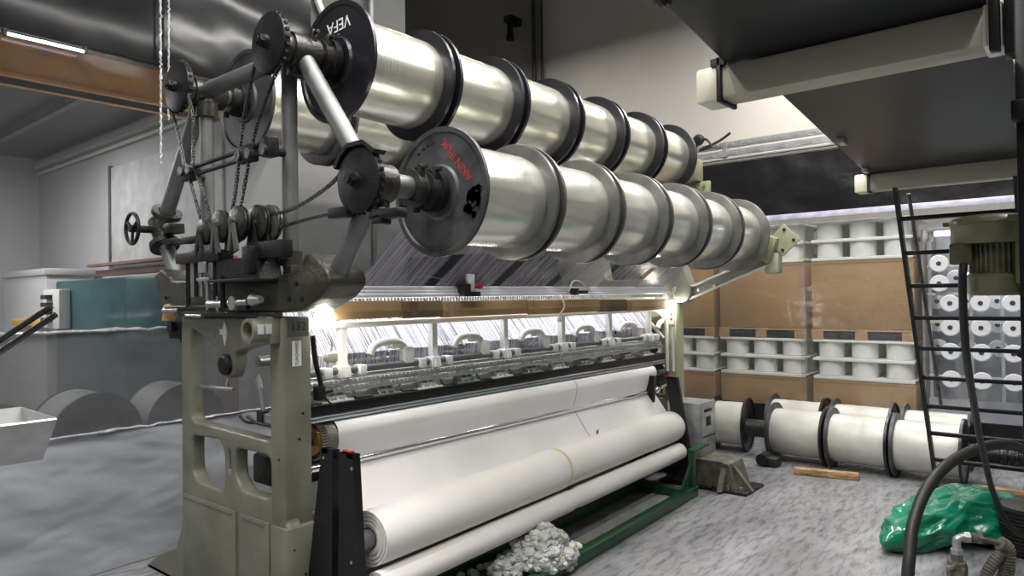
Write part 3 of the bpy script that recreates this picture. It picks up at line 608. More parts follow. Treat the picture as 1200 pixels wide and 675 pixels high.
ra = row(-3.84, 2.77, 2.15, M['greyflange'], M['yarn'], 'silver warp beam half hidden behind the upper row, %s of the rear row', 'beams of the rear row')
# the nearest front beam has a dark stained flange with red writing
f0 = rc[0].children[0]; f0.data = f0.data.copy(); f0.data.materials[0] = M['greyflange']; f0['label'] = 'dark grey flange with red handwriting'
FY = -.258 - .0065
def onface(x, z, a): return at(x, FY - .0008, z) @ XZ @ rot(a, 'Z')
obj('red_writing', MB().text('AKIN IPLIK', .056, onface(.112, .138, math.radians(131)), .0006), M['redpaint'], f0, False)
sm = MB()
for k in range(110):
    a = random.uniform(-.60, .0); r = random.uniform(.185, .258)
    sm.cyl((r * math.cos(a), FY - .0005, r * math.sin(a)), (r * math.cos(a), FY - .0016, r * math.sin(a)), random.uniform(.004, .016), seg=8)
for k in range(10):
    a = random.uniform(2.1, 2.4); sm.cyl((.24 * math.cos(a - .4 + k * .03), FY - .0005, .24 * math.sin(a - .4 + k * .03)), (.24 * math.cos(a - .4 + k * .03), FY - .0016, .24 * math.sin(a - .4 + k * .03)), .006, seg=8)
obj('grease_stain', sm, M['stain'], f0, False)
g0 = rb[0].children[0]; g0.data = g0.data.copy(); g0['label'] = 'black flange with white handwriting'
obj('white_writing', MB().text('VEFA', .085, onface(.02, .185, PI + .06), .0006).text('EL3', .04, onface(.0, .125, PI), .0006), M['whitepaint'], g0, False)

def shaft(x, z, y0, yd, y1, label):
    s = thing('beam_shaft', label, 'shaft', (x, y0, z))
    obj('axle', MB().cyl((x, yd, z), (x, y1, z), .052, seg=24), M['pipe'], s)
    d = MB().lathe([(0, -.03), (.03, -.03), (.034, -.012), (.05, -.008), (.125, -.006), (.138, .0), (.138, .03), (.12, .036), (.055, .036)], (x, yd, z), (0, 1, 0), 44)
    for a in range(26):
        t = a * 2 * PI / 26; d.box((x + .139 * math.cos(t) - .006, yd + .008, z + .139 * math.sin(t) - .006), (x + .139 * math.cos(t) + .006, yd + .024, z + .139 * math.sin(t) + .006))
    sk = obj('sprocket', d, M['iron'], s)
    obj('shaft_nut', MB().cyl((x, yd - .05, z), (x, yd - .028, z), .03, seg=6).cyl((x, yd - .06, z), (x, yd - .05, z), .018, seg=12), M['iron'], sk)
    for yy in (y0 - .16, y0 - .075):
        cl = MB().ring((x, yy, z), (0, 1, 0), .05, .085, .05)
        cl.box((x + .05, yy + .008, z + .03), (x + .075, yy + .04, z + .1), .006).box((x - .075, yy + .008, z - .1), (x - .05, yy + .04, z - .03), .006).cyl((x + .03, yy + .024, z + .085), (x + .1, yy + .024, z + .085), .010, seg=8)
        obj('clamp_collar', cl, M['oiliron'], s)
    obj('drive_dog', MB().ring((x, y0 - .03, z), (0, 1, 0), .05, .10, .035).ring((x, y0 - .055, z), (0, 1, 0), .05, .075, .03), M['iron'], s)
    return s
shaft(-2.89, 2.775, 2.09, 1.75, 5.72, 'shaft of the upper beam row with round sprocket cover at its near end')
shaft(-2.35, 2.09, 2.265, 1.83, 5.93, 'shaft of the front beam row with black sprocket at its near end')
shaft(-3.84, 2.77, 2.14, 1.77, 5.72, 'shaft of the rear beam row with sprocket by the left pipe joint')

# ------------------------------------------------------------------ drive chains
def chain(pts, label, w=.010):
    pts = spline(pts, 14); out = [pts[0]]; acc = 0
    for a, b in zip(pts, pts[1:]):
        L_ = (b - a).length; d = .016 - acc
        while d <= L_: out.append(a.lerp(b, d / L_)); d += .016
        acc = L_ - (d - .016)
    mb = MB()
    for k, (a, b) in enumerate(zip(out, out[1:])):
        o = .006 if k % 2 else .0035
        dv = (b - a).normalized(); n = dv.cross(V((0, 1, 0))).normalized() * .006
        for s in (-1, 1):
            y = V((0, s * o, 0)); yt = V((0, .0014, 0))
            A = [a - dv * .004 + n, b + dv * .004 + n, b + dv * .004 - n, a - dv * .004 - n]
            v1 = [mb.b.verts.new(q + y - yt) for q in A]; v2 = [mb.b.verts.new(q + y + yt) for q in A]
            mb.b.faces.new(v1); mb.b.faces.new(v2[::-1])
            for i in range(4): mb.b.faces.new([v1[i], v2[i], v2[(i + 1) % 4], v1[(i + 1) % 4]])
        mb.cyl(a - V((0, .005, 0)), a + V((0, .005, 0)), .0045, seg=6)
    return solo('drive_chain', mb, M['oiliron'], label, 'chain', 'drive chains at the near end', None, 0)
chain([(-3.955, 1.776, 2.70), (-3.83, 1.765, 2.55), (-3.71, 1.755, 2.30), (-3.66, 1.755, 2.24), (-3.52, 1.75, 2.0)], 'roller chain from the left sprocket down to the pulleys, left strand')
chain([(-3.715, 1.776, 2.70), (-3.64, 1.765, 2.55), (-3.62, 1.755, 2.30), (-3.57, 1.755, 2.24), (-3.42, 1.75, 2.0)], 'roller chain from the left sprocket down to the pulleys, right strand')
chain([(-3.02, 1.765, 2.72), (-3.10, 1.755, 2.50), (-3.15, 1.752, 2.31), (-3.18, 1.75, 2.15), (-3.215, 1.74, 1.99)], 'roller chain under the top sprocket cover, left strand')
chain([(-2.80, 1.765, 2.68), (-2.96, 1.755, 2.47), (-3.045, 1.752, 2.31), (-3.10, 1.75, 2.15), (-3.135, 1.74, 2.02)], 'roller chain under the top sprocket cover, right strand')
chain([(-2.455, 1.845, 2.18), (-2.52, 1.845, 2.115), (-2.71, 1.84, 2.045), (-2.92, 1.83, 2.005), (-3.12, 1.80, 2.02)], 'sagging roller chain to the right sprocket, upper strand')
chain([(-2.42, 1.845, 1.975), (-2.78, 1.84, 1.955), (-3.0, 1.83, 1.93), (-3.12, 1.80, 1.92)], 'roller chain to the right sprocket, lower strand')
cg = thing('chain_guard', 'black curved guard over the right sprocket of the front shaft', 'guard', (-2.36, 1.84, 1.92))
obj('arched_cover', MB().prism([(-2.50, 2.16), (-2.46, 2.22), (-2.40, 2.25), (-2.30, 2.25), (-2.22, 2.20), (-2.235, 2.185), (-2.30, 2.232), (-2.40, 2.232), (-2.45, 2.20), (-2.485, 2.15)], 1.815, 1.875), M['iron'], cg)
obj('chain_guide', MB().box((-2.55, 1.82, 1.945), (-2.42, 1.87, 1.99), .006), M['iron'], cg)
obj('bracket', MB().box((-2.30, 1.84, 1.92), (-2.12, 1.9, 1.96), .008).box((-2.28, 1.84, 1.9), (-2.22, 1.9, 1.94), .006), M['iron'], cg)

# ------------------------------------------------------------------ cardboard valance, lamps, sensor
cs = [(2.04, 2.62, 'card'), (2.61, 2.92, 'carddark'), (2.91, 3.74, 'card'), (3.73, 4.62, 'card'), (4.61, 5.05, 'carddark'), (5.04, 5.78, 'card')]
cn = ['end piece by the near lamp', 'first stained piece from the near end', 'piece below the sensor', 'long middle piece', 'second stained piece, near the far end', 'end piece by the far lamp']
for k, (a, b, mm) in enumerate(cs):
    s = .008 * (k % 2); dz = -.012 * k / 2
    solo('cardboard_strip', MB().prism([(-2.985 + s, 1.585 + dz), (-2.980 + s, 1.585 + dz), (-2.972 + s, 1.53 + dz), (-2.978 + s, 1.490 + dz), (-2.983 + s, 1.490 + dz), (-2.977 + s, 1.53 + dz)], a, b).box((-2.985 + s, a + .06, 1.50 + dz), (-2.97 + s, a + .11, 1.578 + dz)),
         M[mm], 'brown cardboard strip of the long valance, ' + cn[k], 'cardboard', 'cardboard valance pieces', None, 0)
def lamp(y, label, dx=0):
    l = thing('work_lamp', label, 'lamp', (-2.97 + dx, y, 1.50))
    obj('bulb', MB().lathe([(0, -.05), (.03, -.045), (.046, -.01), (.04, .03), (.02, .05), (0, .05)], (-2.965 + dx, y, 1.50), (0, 0, 1), 24), M['lamp'], l)
    obj('holder', MB().cyl((-2.965 + dx, y, 1.548), (-2.965 + dx, y, 1.60), .024).ring((-2.965 + dx, y, 1.545), (0, 0, 1), .02, .05, .012).cyl((-2.965 + dx, y, 1.60), (-3.0 + dx, y, 1.62), .008), M['socket'], l)
    obj('flex', MB().tube(spline([(-2.965 + dx, y, 1.595), (-2.92 + dx, y - .02, 1.62), (-2.93 + dx, y + .03, 1.66), (-2.97 + dx, y + .04, 1.62), (-2.95 + dx, y + .05, 1.5)]), .004, 6), M['string'], l)
lamp(2.09, 'glowing work lamp at the near end of the cardboard valance'); lamp(5.80, 'glowing work lamp by the far end frame', -.0)
strip = thing('assumed_strip_light', 'assumed slim strip light, unseen, added behind the cardboard valance to light the yarn', 'lamp', (-3.09, 3.9, 1.54))  # assumed lamp, hidden from view, added to brighten the yarn zone
obj('tube', MB().cyl((-3.09, 2.2, 1.54), (-3.09, 5.65, 1.54), .012, seg=10), M['assumedstrip'], strip)
obj('batten', MB().box((-3.11, 2.15, 1.556), (-3.07, 5.7, 1.575)), M['socket'], strip)
solo('string_tie', MB().tube(spline([(-2.965, 2.06, 1.50), (-2.93, 2.1, 1.40), (-2.945, 2.12, 1.36), (-2.96, 2.11, 1.31)]), .005, 6).box((-2.97, 2.09, 1.28), (-2.93, 2.15, 1.33), .01), M['string'], 'pale knotted string hanging below the near lamp', 'string')
solo('string_tie', MB().tube(spline([(-2.96, 4.1, 1.60), (-2.945, 4.12, 1.52), (-2.96, 4.08, 1.46), (-2.98, 4.1, 1.42)]), .006, 6).box((-2.975, 4.06, 1.41), (-2.955, 4.1, 1.45), .006), M['string'], 'pale string tied round the middle of the cardboard valance', 'string')
sn = thing('thread_sensor', 'small dark sensor box with red knob riding on the thread rail', 'sensor', (-2.98, 3.15, 1.6))
obj('body', MB().box((-3.01, 3.08, 1.60), (-2.94, 3.14, 1.68), .006).box((-3.01, 3.13, 1.60), (-2.95, 3.24, 1.63), .006), M['iron'], sn)
obj('bracket', MB().box((-2.985, 3.14, 1.63), (-2.965, 3.20, 1.74), .004), M['perspex'], sn)
obj('knob', MB().cyl((-2.96, 3.23, 1.665), (-2.94, 3.23, 1.665), .018).cyl((-2.99, 3.23, 1.66), (-2.96, 3.23, 1.665), .012), M['red'], sn)
obj('lead', MB().tube(spline([(-3.0, 3.08, 1.67), (-3.02, 3.0, 1.70), (-3.05, 2.9, 1.72), (-3.1, 2.8, 1.71)]), .006, 6), M['cable'], sn)
s2 = thing('wire_clip', 'tangled wire clip on the thread rail beyond the sensor', 'clip', (-2.98, 4.3, 1.6))
obj('clip_body', MB().box((-3.01, 4.25, 1.60), (-2.95, 4.32, 1.65), .006).box((-3.0, 4.36, 1.61), (-2.96, 4.46, 1.635), .006), M['iron'], s2)
obj('wire', MB().tube(spline([(-2.96, 4.2, 1.63), (-2.95, 4.24, 1.70), (-2.95, 4.34, 1.70), (-2.95, 4.42, 1.66), (-2.96, 4.5, 1.63)]), .006, 6), M['whitecast'], s2)

# ------------------------------------------------------------------ take-up, fabric, batching
tk = thing('takeup_roller', 'take-up roller under the white fabric with worn brass gear at its near end', 'roller', (-3.06, 2.05, .885))
obj('barrel', MB().cyl((-3.06, 2.16, .885), (-3.06, 5.48, .885), .088, seg=40).cyl((-3.06, 2.0, .885), (-3.06, 2.17, .885), .03).cyl((-3.06, 5.48, .885), (-3.06, 5.86, .885), .03), M['pipe'], tk)
gr = MB().ring((-3.04, 2.085, .885), (0, 1, 0), .055, .092, .075, 40)
for a in range(44):
    t = a * 2 * PI / 44; x, z = -3.04 + .094 * math.cos(t), .885 + .094 * math.sin(t)
    gr.box((x - .004, 2.06, z - .004), (x + .004, 2.10, z + .004))
obj('gear_ring', gr, M['rust'], tk)
obj('gear_hub', MB().ring((-3.04, 2.06, .885), (0, 1, 0), .02, .07, .03, 36), M['brass'], tk)
solo('guide_rod', MB().cyl((-2.972, 2.02, .765), (-2.972, 5.56, .765), .018, seg=18).cyl((-2.972, 2.0, .765), (-2.972, 2.06, .765), .026).lathe([(.02, 0), (.034, .01), (.034, .03), (.02, .04)], (-2.972, 5.50, .765), (0, 1, 0), 16).cyl((-2.972, 5.55, .765), (-3.0, 5.84, .80), .014), M['chrome'],
     'polished steel rod pressing the white fabric below the take-up roller', 'rod')
# fabric cross-section path
path = [(-3.16, .99), (-3.09, .986)]
for a in range(100, -16, -10): path.append((-3.02 + .06 * math.cos(math.radians(a)), .918 + .06 * math.sin(math.radians(a))))
path += [(-2.975, .84), (-2.995, .782), (-2.996, .765), (-2.988, .748)]
for t in range(1, 9): path.append((-2.988 + .265 * t / 8, .748 - .335 * (t / 8) - .012 * math.sin(t / 8 * PI)))
def ribbon(path, y0, y1, th, ny=40, wob=.003):
    mb = MB(); G = []
    for s in (0, 1):
        g = []
        for i, (x, z) in enumerate(path):
            a = path[max(i - 1, 0)]; b = path[min(i + 1, len(path) - 1)]; d = V((b[0] - a[0], b[1] - a[1])).normalized()
            nx, nz = d.y, -d.x
            r = []
            for k in range(ny + 1):
                y = y0 + (y1 - y0) * k / ny; w = wob * noise.noise(V((i * .25, y * 1.7, 2)))
                r.append(mb.b.verts.new((x - nx * (th * s + w * (i > 12)), y, z - nz * (th * s + w * (i > 12)))))
            g.append(r)
        G.append(g)
    n = len(path)
    for g in G:
        for i in range(n - 1):
            for k in range(ny): mb.b.faces.new([g[i][k], g[i + 1][k], g[i + 1][k + 1], g[i][k + 1]])
    for i in range(n - 1):
        for k in (0, ny): mb.b.faces.new([G[0][i][k], G[0][i + 1][k], G[1][i + 1][k], G[1][i][k]])
    for k in range(ny):
        for i in (0, n - 1): mb.b.faces.new([G[0][i][k], G[0][i][k + 1], G[1][i][k + 1], G[1][i][k]])
    return mb
fw = thing('fabric_web', 'white fabric sheet running over the take-up roller down to the roll', 'fabric', (-2.95, 3.8, .4))
obj('wide_panel', ribbon(path, 2.165, 4.28, .003), M['fabric'], fw, smooth=60)
obj('narrow_panel', ribbon(path, 4.288, 5.50, .003), M['fabric'], fw, smooth=60)
obj('seam_tag', MB().prism([(4.275, .62), (4.30, .63), (4.285, .55), (4.29, .49), (4.272, .52)], -2.79, -2.785, 'YZ'), M['pipe'], fw)
fr = thing('fabric_roll', 'big white fabric roll resting on the black stands', 'fabric roll', (-2.6, 3.7, .336))
R_ = .130
pr = []
for i in range(81):
    y = 2.07 + 3.32 * i / 80
    r = R_ + .0025 * noise.noise(V((y * 2.2, 0, 0))) - (.014 if abs(y - 3.64) < .025 else 0) - (.005 if y > 3.64 else 0)
    if i == 0 or i == 80: r -= .004
    pr.append((r, y - 2.07))
obj('rolled_fabric', MB().lathe([(.05, 0)] + pr + [(.05, 3.32)], (-2.6, 2.07, .490), (0, 1, 0), 64), M['fabricroll'], fr, smooth=50)
rg = MB()
for r in (.065, .085, .103, .118): rg.ring((-2.6, 2.064, .490), (0, 1, 0), r, r + .009, .012, 48)
obj('binding_tape', MB().ring((-2.6, 3.625, .490), (0, 1, 0), .11, .1285, .022, 56), mat('yellowed_tape', (.62, .58, .40), .4), fr)
obj('wound_edge', rg, M['fabricroll'], fr)
obj('core_tube', MB().ring((-2.6, 1.972, .490), (0, 1, 0), .028, .045, 3.42, 28), M['pipe'], fr)
lr = thing('cloth_roller', 'slimmer white cloth-covered roller below the big fabric roll', 'roller', (-2.55, 3.7, .18))
pr = [(.066 + .001 * noise.noise(V((i * .5, 0, 5))) - (.008 if i == 30 else 0), 3.32 * i / 60) for i in range(61)]
obj('covered_barrel', MB().lathe([(.03, 0)] + pr + [(.03, 3.32)], (-2.52, 2.04, .296), (0, 1, 0), 48), M['fabricroll'], lr, smooth=50)
for y in (1.97, 5.35): obj('roller_end', MB().cyl((-2.52, y, .296), (-2.52, y + .08, .296), .045, seg=24), M['iron'], lr)
def stand(y, label, far=False):
    s = thing('roll_stand', label, 'stand', (-2.65, y, .11))
    def post(a, b, c, d, z0=.115):
        mb = MB().prism([(a, .90), (b, .90), (d, z0), (c, z0)], y - .012, y + .0)
        mb.prism([(a, .90), (a + .012, .90), (c + .012, z0), (c, z0)], y, y + .028)
        mb.prism([(b - .012, .90), (b, .90), (d, z0), (d - .012, z0)], y, y + .028)
        return mb
    k = (-.035, .05) if far else (0, 0)
    obj('post', post(-2.80 + k[0], -2.715 + k[0], -2.95 + k[0], -2.735 + k[0] * 2).box((-2.80 + k[0], y - .012, .88), (-2.715 + k[0], y + .028, .90)), M['blackpaint'], s)
    obj('post', post(-2.665 + k[1] * .4, -2.565 + k[1] * .4, -2.69 + 3 * k[1], -2.515 + 2 * k[1]).box((-2.665 + k[1] * .4, y - .012, .88), (-2.565 + k[1] * .4, y + .028, .90)), M['blackpaint'], s)
    obj('crosspiece', MB().box((-2.95, y - .03, .10), (-2.42, y + .07, .14), .006), M['blackpaint'], s)
    obj('top_tie', MB().box((-2.72, y + .005, .86), (-2.66, y + .025, .89)), M['blackpaint'], s)
    if not far: obj('bolt', MB().cyl((-2.78, y - .018, .86), (-2.78, y - .012, .86), .008, seg=6).cyl((-2.57, y - .018, .84), (-2.57, y - .012, .84), .008, seg=6).cyl((-2.58, y - .018, .42), (-2.58, y - .012, .42), .008, seg=6), M['steel'], s)
    obj('top_catch', MB().box((-2.66, y + .0, .90), (-2.60, y + .025, .909), .003), M['red'], s)
    return s
stand(1.965, 'tall black slotted stand at the near end of the fabric roll'); st_far = stand(5.40, 'black slotted stand at the far end of the fabric roll', True)
gf = thing('base_frame', 'green painted steel base frame under the fabric roll', 'frame', (-2.5, 3.6, 0))
obj('front_rail', MB().box((-2.345, 1.85, .0), (-2.295, 5.2, .075), .006).box((-2.355, 1.85, .073), (-2.285, 5.2, .081), .002), M['green'], gf)
obj('rear_rail', MB().box((-2.80, 1.85, .0), (-2.75, 5.2, .075), .006), M['green'], gf)
for y in (1.9, 3.55, 5.06): obj('cross_member', MB().box((-2.752, y, .005), (-2.343, y + .05, .07), .005), M['green'], gf)
for x in (-2.35, -2.80): obj('upright', MB().box((x, 5.13, .07), (x + .05, 5.18, .36), .006).prism([(4.94, .10), (4.97, .10), (5.135, .24), (5.135, .28)], x + .015, x + .03, 'YZ').box((x - .005, 5.12, .355), (x + .055, 5.44, .37)), M['green'], gf)
obj('deck_plate', MB().box((-2.55, 2.2, .0), (-2.37, 3.5, .015)).box((-2.55, 3.7, .0), (-2.37, 4.95, .015)), M['floorplate'], gf)
# the batching unit stands slightly askew to the machine
def swing(o, a=math.radians(2.8), px=-2.6, py=2.0):
    dx, dy = o.location.x - px, o.location.y - py
    o.location.x = px + dx * math.cos(a) - dy * math.sin(a); o.location.y = py + dx * math.sin(a) + dy * math.cos(a)
    o.rotation_euler.z += a
for o in (fr, lr, gf, st_far): swing(o)
# cotton waste
def fluff(c, r, sub=5, amp=.34, sq=.8):
    t = bmesh.new(); bmesh.ops.create_icosphere(t, subdivisions=sub, radius=1.)
    for v in t.verts:
        n = noise.noise(v.co * 1.7 + V(c) * 9) * .5 + noise.noise(v.co * 4 + V(c) * 5) * .3 + noise.noise(v.co * 9 + V(c)) * .18 + noise.noise(v.co * 19 + V(c)) * .06
        k = r * (1 + amp * n * 1.6); v.co = V((v.co.x * k, v.co.y * k, max(v.co.z * k * sq, -.5 * r)))
        v.co += V(c)
    return t
ct = MB()
LUMPS = (((-2.52, 3.14, .12), .12), ((-2.45, 3.22, .19), .10), ((-2.42, 3.12, .12), .10), ((-2.52, 3.32, .10), .10), ((-2.42, 3.34, .07), .08), ((-2.56, 2.98, .08), .08), ((-2.44, 3.24, .10), .12))
for c_, r in LUMPS:
    ct.join(fluff(c_, r * .9, 4))
    for k in range(46):
        d = V((random.gauss(0, 1), random.gauss(0, 1), random.gauss(.3, 1))).normalized()
        q = V(c_) + V((d.x, d.y, d.z * .8)) * r * random.uniform(.82, 1.05)
        if q.z > .03: ct.join(fluff(q, random.uniform(.010, .036), 3, .45))
solo('cotton_waste', ct, M['cotton'], 'fluffy grey-white heap of cotton waste on the green base frame', 'waste', None, 'stuff', 60)
ct = MB()
for k in range(26):
    q = (-2.40 + random.uniform(-.05, .05), 3.12 + random.uniform(-.2, .32), .025 + .03 * random.random()); ct.join(fluff((q[0], q[1], q[2] + .1 * (q[0] > -2.4)), random.uniform(.012, .034), 2))
for k in range(14):
    ct.join(fluff((-2.78 + random.uniform(-.1, .1), 2.95 + random.uniform(-.2, .15), .03), random.uniform(.012, .03), 2))
solo('cotton_scraps', ct, mat('yellowish_cotton', (.74, .72, .62), .95, 0, .08, 30), 'small scattered tufts of cream cotton beside the waste heap', 'waste', None, 'stuff', 60)

# ------------------------------------------------------------------ behind the far end
fo = thing('machine_foot', 'rusty grey machine foot block on the floor beyond the green frame', 'foot', (-2.5, 5.55, 0))
obj('block', MB().prism([(-2.85, .02), (-2.24, .02), (-2.30, .22), (-2.36, .235), (-2.85, .235)], 5.44, 5.74).prism([(5.34, .02), (5.445, .02), (5.445, .2)], -2.62, -2.58, 'YZ').prism([(5.34, .02), (5.445, .02), (5.445, .2)], -2.36, -2.32, 'YZ').prism([(-2.245, .02), (-2.13, .02), (-2.28, .2)], 5.50, 5.54), M['rust'], fo)
obj('base_plate', MB().box((-2.9, 5.40, 0), (-2.14, 5.78, .024), .004), M['iron'], fo)
for x in (-2.45, -2.3, -2.19): obj('anchor_bolt', MB().cyl((x, 5.42, .02), (x, 5.42, .06), .018, seg=6), M['rust'], fo)
ca = thing('control_cabinet', 'scuffed aluminium control box standing on the rusty machine foot', 'cabinet', (-2.7, 5.65, .235))
obj('body', MB().box((-2.86, 5.50, .236), (-2.56, 5.80, .68), .008), M['cabinet'], ca)
obj('front_panel', MB().box((-2.56, 5.52, .26), (-2.553, 5.78, .66), .003), M['galv'], ca)
obj('handle', MB().box((-2.555, 5.56, .60), (-2.545, 5.70, .625), .003).box((-2.555, 5.60, .48), (-2.546, 5.68, .56), .003).box((-2.555, 5.53, .39), (-2.549, 5.77, .40)), M['iron'], ca)

def floor_spool(label, loc, rz, lf, rf, group, w=.48, r=.27, tilt=0):
    s = thing('yarn_spool', label, 'spool', loc, rz, group)
    def fl(x, sg): return MB().lathe([(.05, 0), (.10, .012), (.14, .002), (r - .03, 0), (r - .02, .010), (r, .010), (r, -.012), (.05, -.012)], (x, 0, r), (sg, 0, 0), 48, closed=True)
    obj('flange', fl(-w / 2, -1), lf, s, False); obj('flange', fl(w / 2, 1), rf, s, False)
    pf = [(.055, -w / 2 + .012), (.212, -w / 2 + .012)]
    for i in range(1, 16): pf.append((.214 + .004 * noise.noise(V((i * .6, loc[0] * 3, 0))), -w / 2 + .012 + (w - .024) * i / 16))
    pf += [(.212, w / 2 - .012), (.055, w / 2 - .012)]
    obj('wrapped_yarn', MB().lathe(pf, (0, 0, r), (1, 0, 0), 56, closed=True), M['spoolyarn'], s, False)
    return s
FG = 'wrapped yarn spools on the floor'
gf_ = M['greyflange']; bf_ = M['blackflange']
floor_spool('white wrapped yarn spool with grey left flange, first of the front floor row', (-2.17, 6.83, 0), .0, gf_, bf_, FG)
floor_spool('white wrapped yarn spool in the middle of the front floor row', (-1.64, 6.81, 0), 0, gf_, bf_, FG)
floor_spool('white wrapped yarn spool with loose wrap, behind the foot of the ladder', (-1.11, 6.80, 0), 0, gf_, bf_, FG, w=.50)
BK = [(-2.37, 'leftmost of the rear floor row'), (-1.76, 'middle one of the rear floor row'), (-1.14, 'right one of the rear floor row, behind the ladder')]
for x, tx in BK: floor_spool('white yarn spool with grey flanges, ' + tx, (x, 7.42, 0), 0, gf_, bf_, FG, w=.52)
floor_spool('white yarn spool with black flanges standing alone behind the control box', (-2.90, 6.98, 0), .12, bf_, bf_, FG, w=.32, r=.27)
ax = thing('spool_shaft', 'dark steel shaft through the front row of floor spools', 'shaft', (-1.6, 6.82, .27))
obj('sleeve', MB().cyl((-2.68, 6.83, .27), (-2.43, 6.83, .27), .085, seg=24), M['oiliron'], ax)
obj('rod', MB().cyl((-2.43, 6.83, .27), (-.5, 6.81, .27), .045, seg=20), M['oiliron'], ax)
obj('threaded_end', MB().cyl((-.84, 6.81, .27), (-.62, 6.81, .27), .07, seg=24).ring((-.60, 6.81, .27), (1, 0, 0), .04, .085, .03).ring((-.55, 6.81, .27), (1, 0, 0), .04, .08, .03).ring((-.49, 6.81, .27), (1, 0, 0), .03, .075, .03), M['iron'], ax)
solo('timber_offcut', MB().box((-2.09, 6.36, .0), (-1.57, 6.43, .06), .012, rot(.22, 'Z')), M['stick'], 'brown timber offcut lying on the floor before the spools', 'wood')
solo('timber_offcut', MB().box((-.80, 6.62, .0), (-.2, 6.69, .05), .012, rot(.05, 'Z')), M['stick'], 'brown timber offcut on the floor right of the ladder foot', 'wood')
solo('wheel_chock', MB().box((-2.45, 6.44, 0), (-2.26, 6.58, .09), .03).cyl((-2.40, 6.43, .06), (-2.40, 6.6, .06), .055), M['rubber'], 'small black chock on the floor below the first spool', 'chock')
solo('black_sheeting', sheet(-4.6, 2.2, 0.002, .36, 7.70, .02, 80, 10), M['blacksheet'], 'low black plastic sheet skirting behind the floor spools', 'sheet') if False else None
def xsheet(x0, x1, z0, z1, y, amp, nx=70, nz=30, seed=0., t=.003):
    mb = sheet(x0, x1, z0, z1, 0, amp, nx, nz, t, seed)
    for v in mb.b.verts: a, b = v.co.x, v.co.y; v.co.x, v.co.y = b, y + a
    return mb
bs = thing('back_curtain', 'wide plastic curtain across the back, black at top and foot, clear between', 'curtain', (-1.5, 7.72, 0))
obj('skirt', xsheet(-4.6, 2.4, .004, .37, 7.76, .015, 70, 10), M['blacksheet'], bs, label='black skirt')
obj('clear_sheet', xsheet(-4.6, 2.4, .36, 2.42, 7.76, .012, 90, 40, 3), M['plastback'], bs, label='clear see-through sheet')
obj('black_band', xsheet(-4.6, 2.4, 2.43, 3.08, 7.76, .02, 80, 14, 6), M['blacksheet'], bs, label='black upper band')
obj('tape_edge', MB().box((-4.6, 7.735, 2.385), (2.4, 7.745, 2.445), .003), M['tapeviolet'], bs, label='shiny violet-white taped edge')
obj('vertical_tape', MB().box((-2.44, 7.738, .36), (-2.38, 7.744, 2.4)), film('clear_tape', (.45, .45, .48), .07, .15, .8, 8, 1.2), bs)

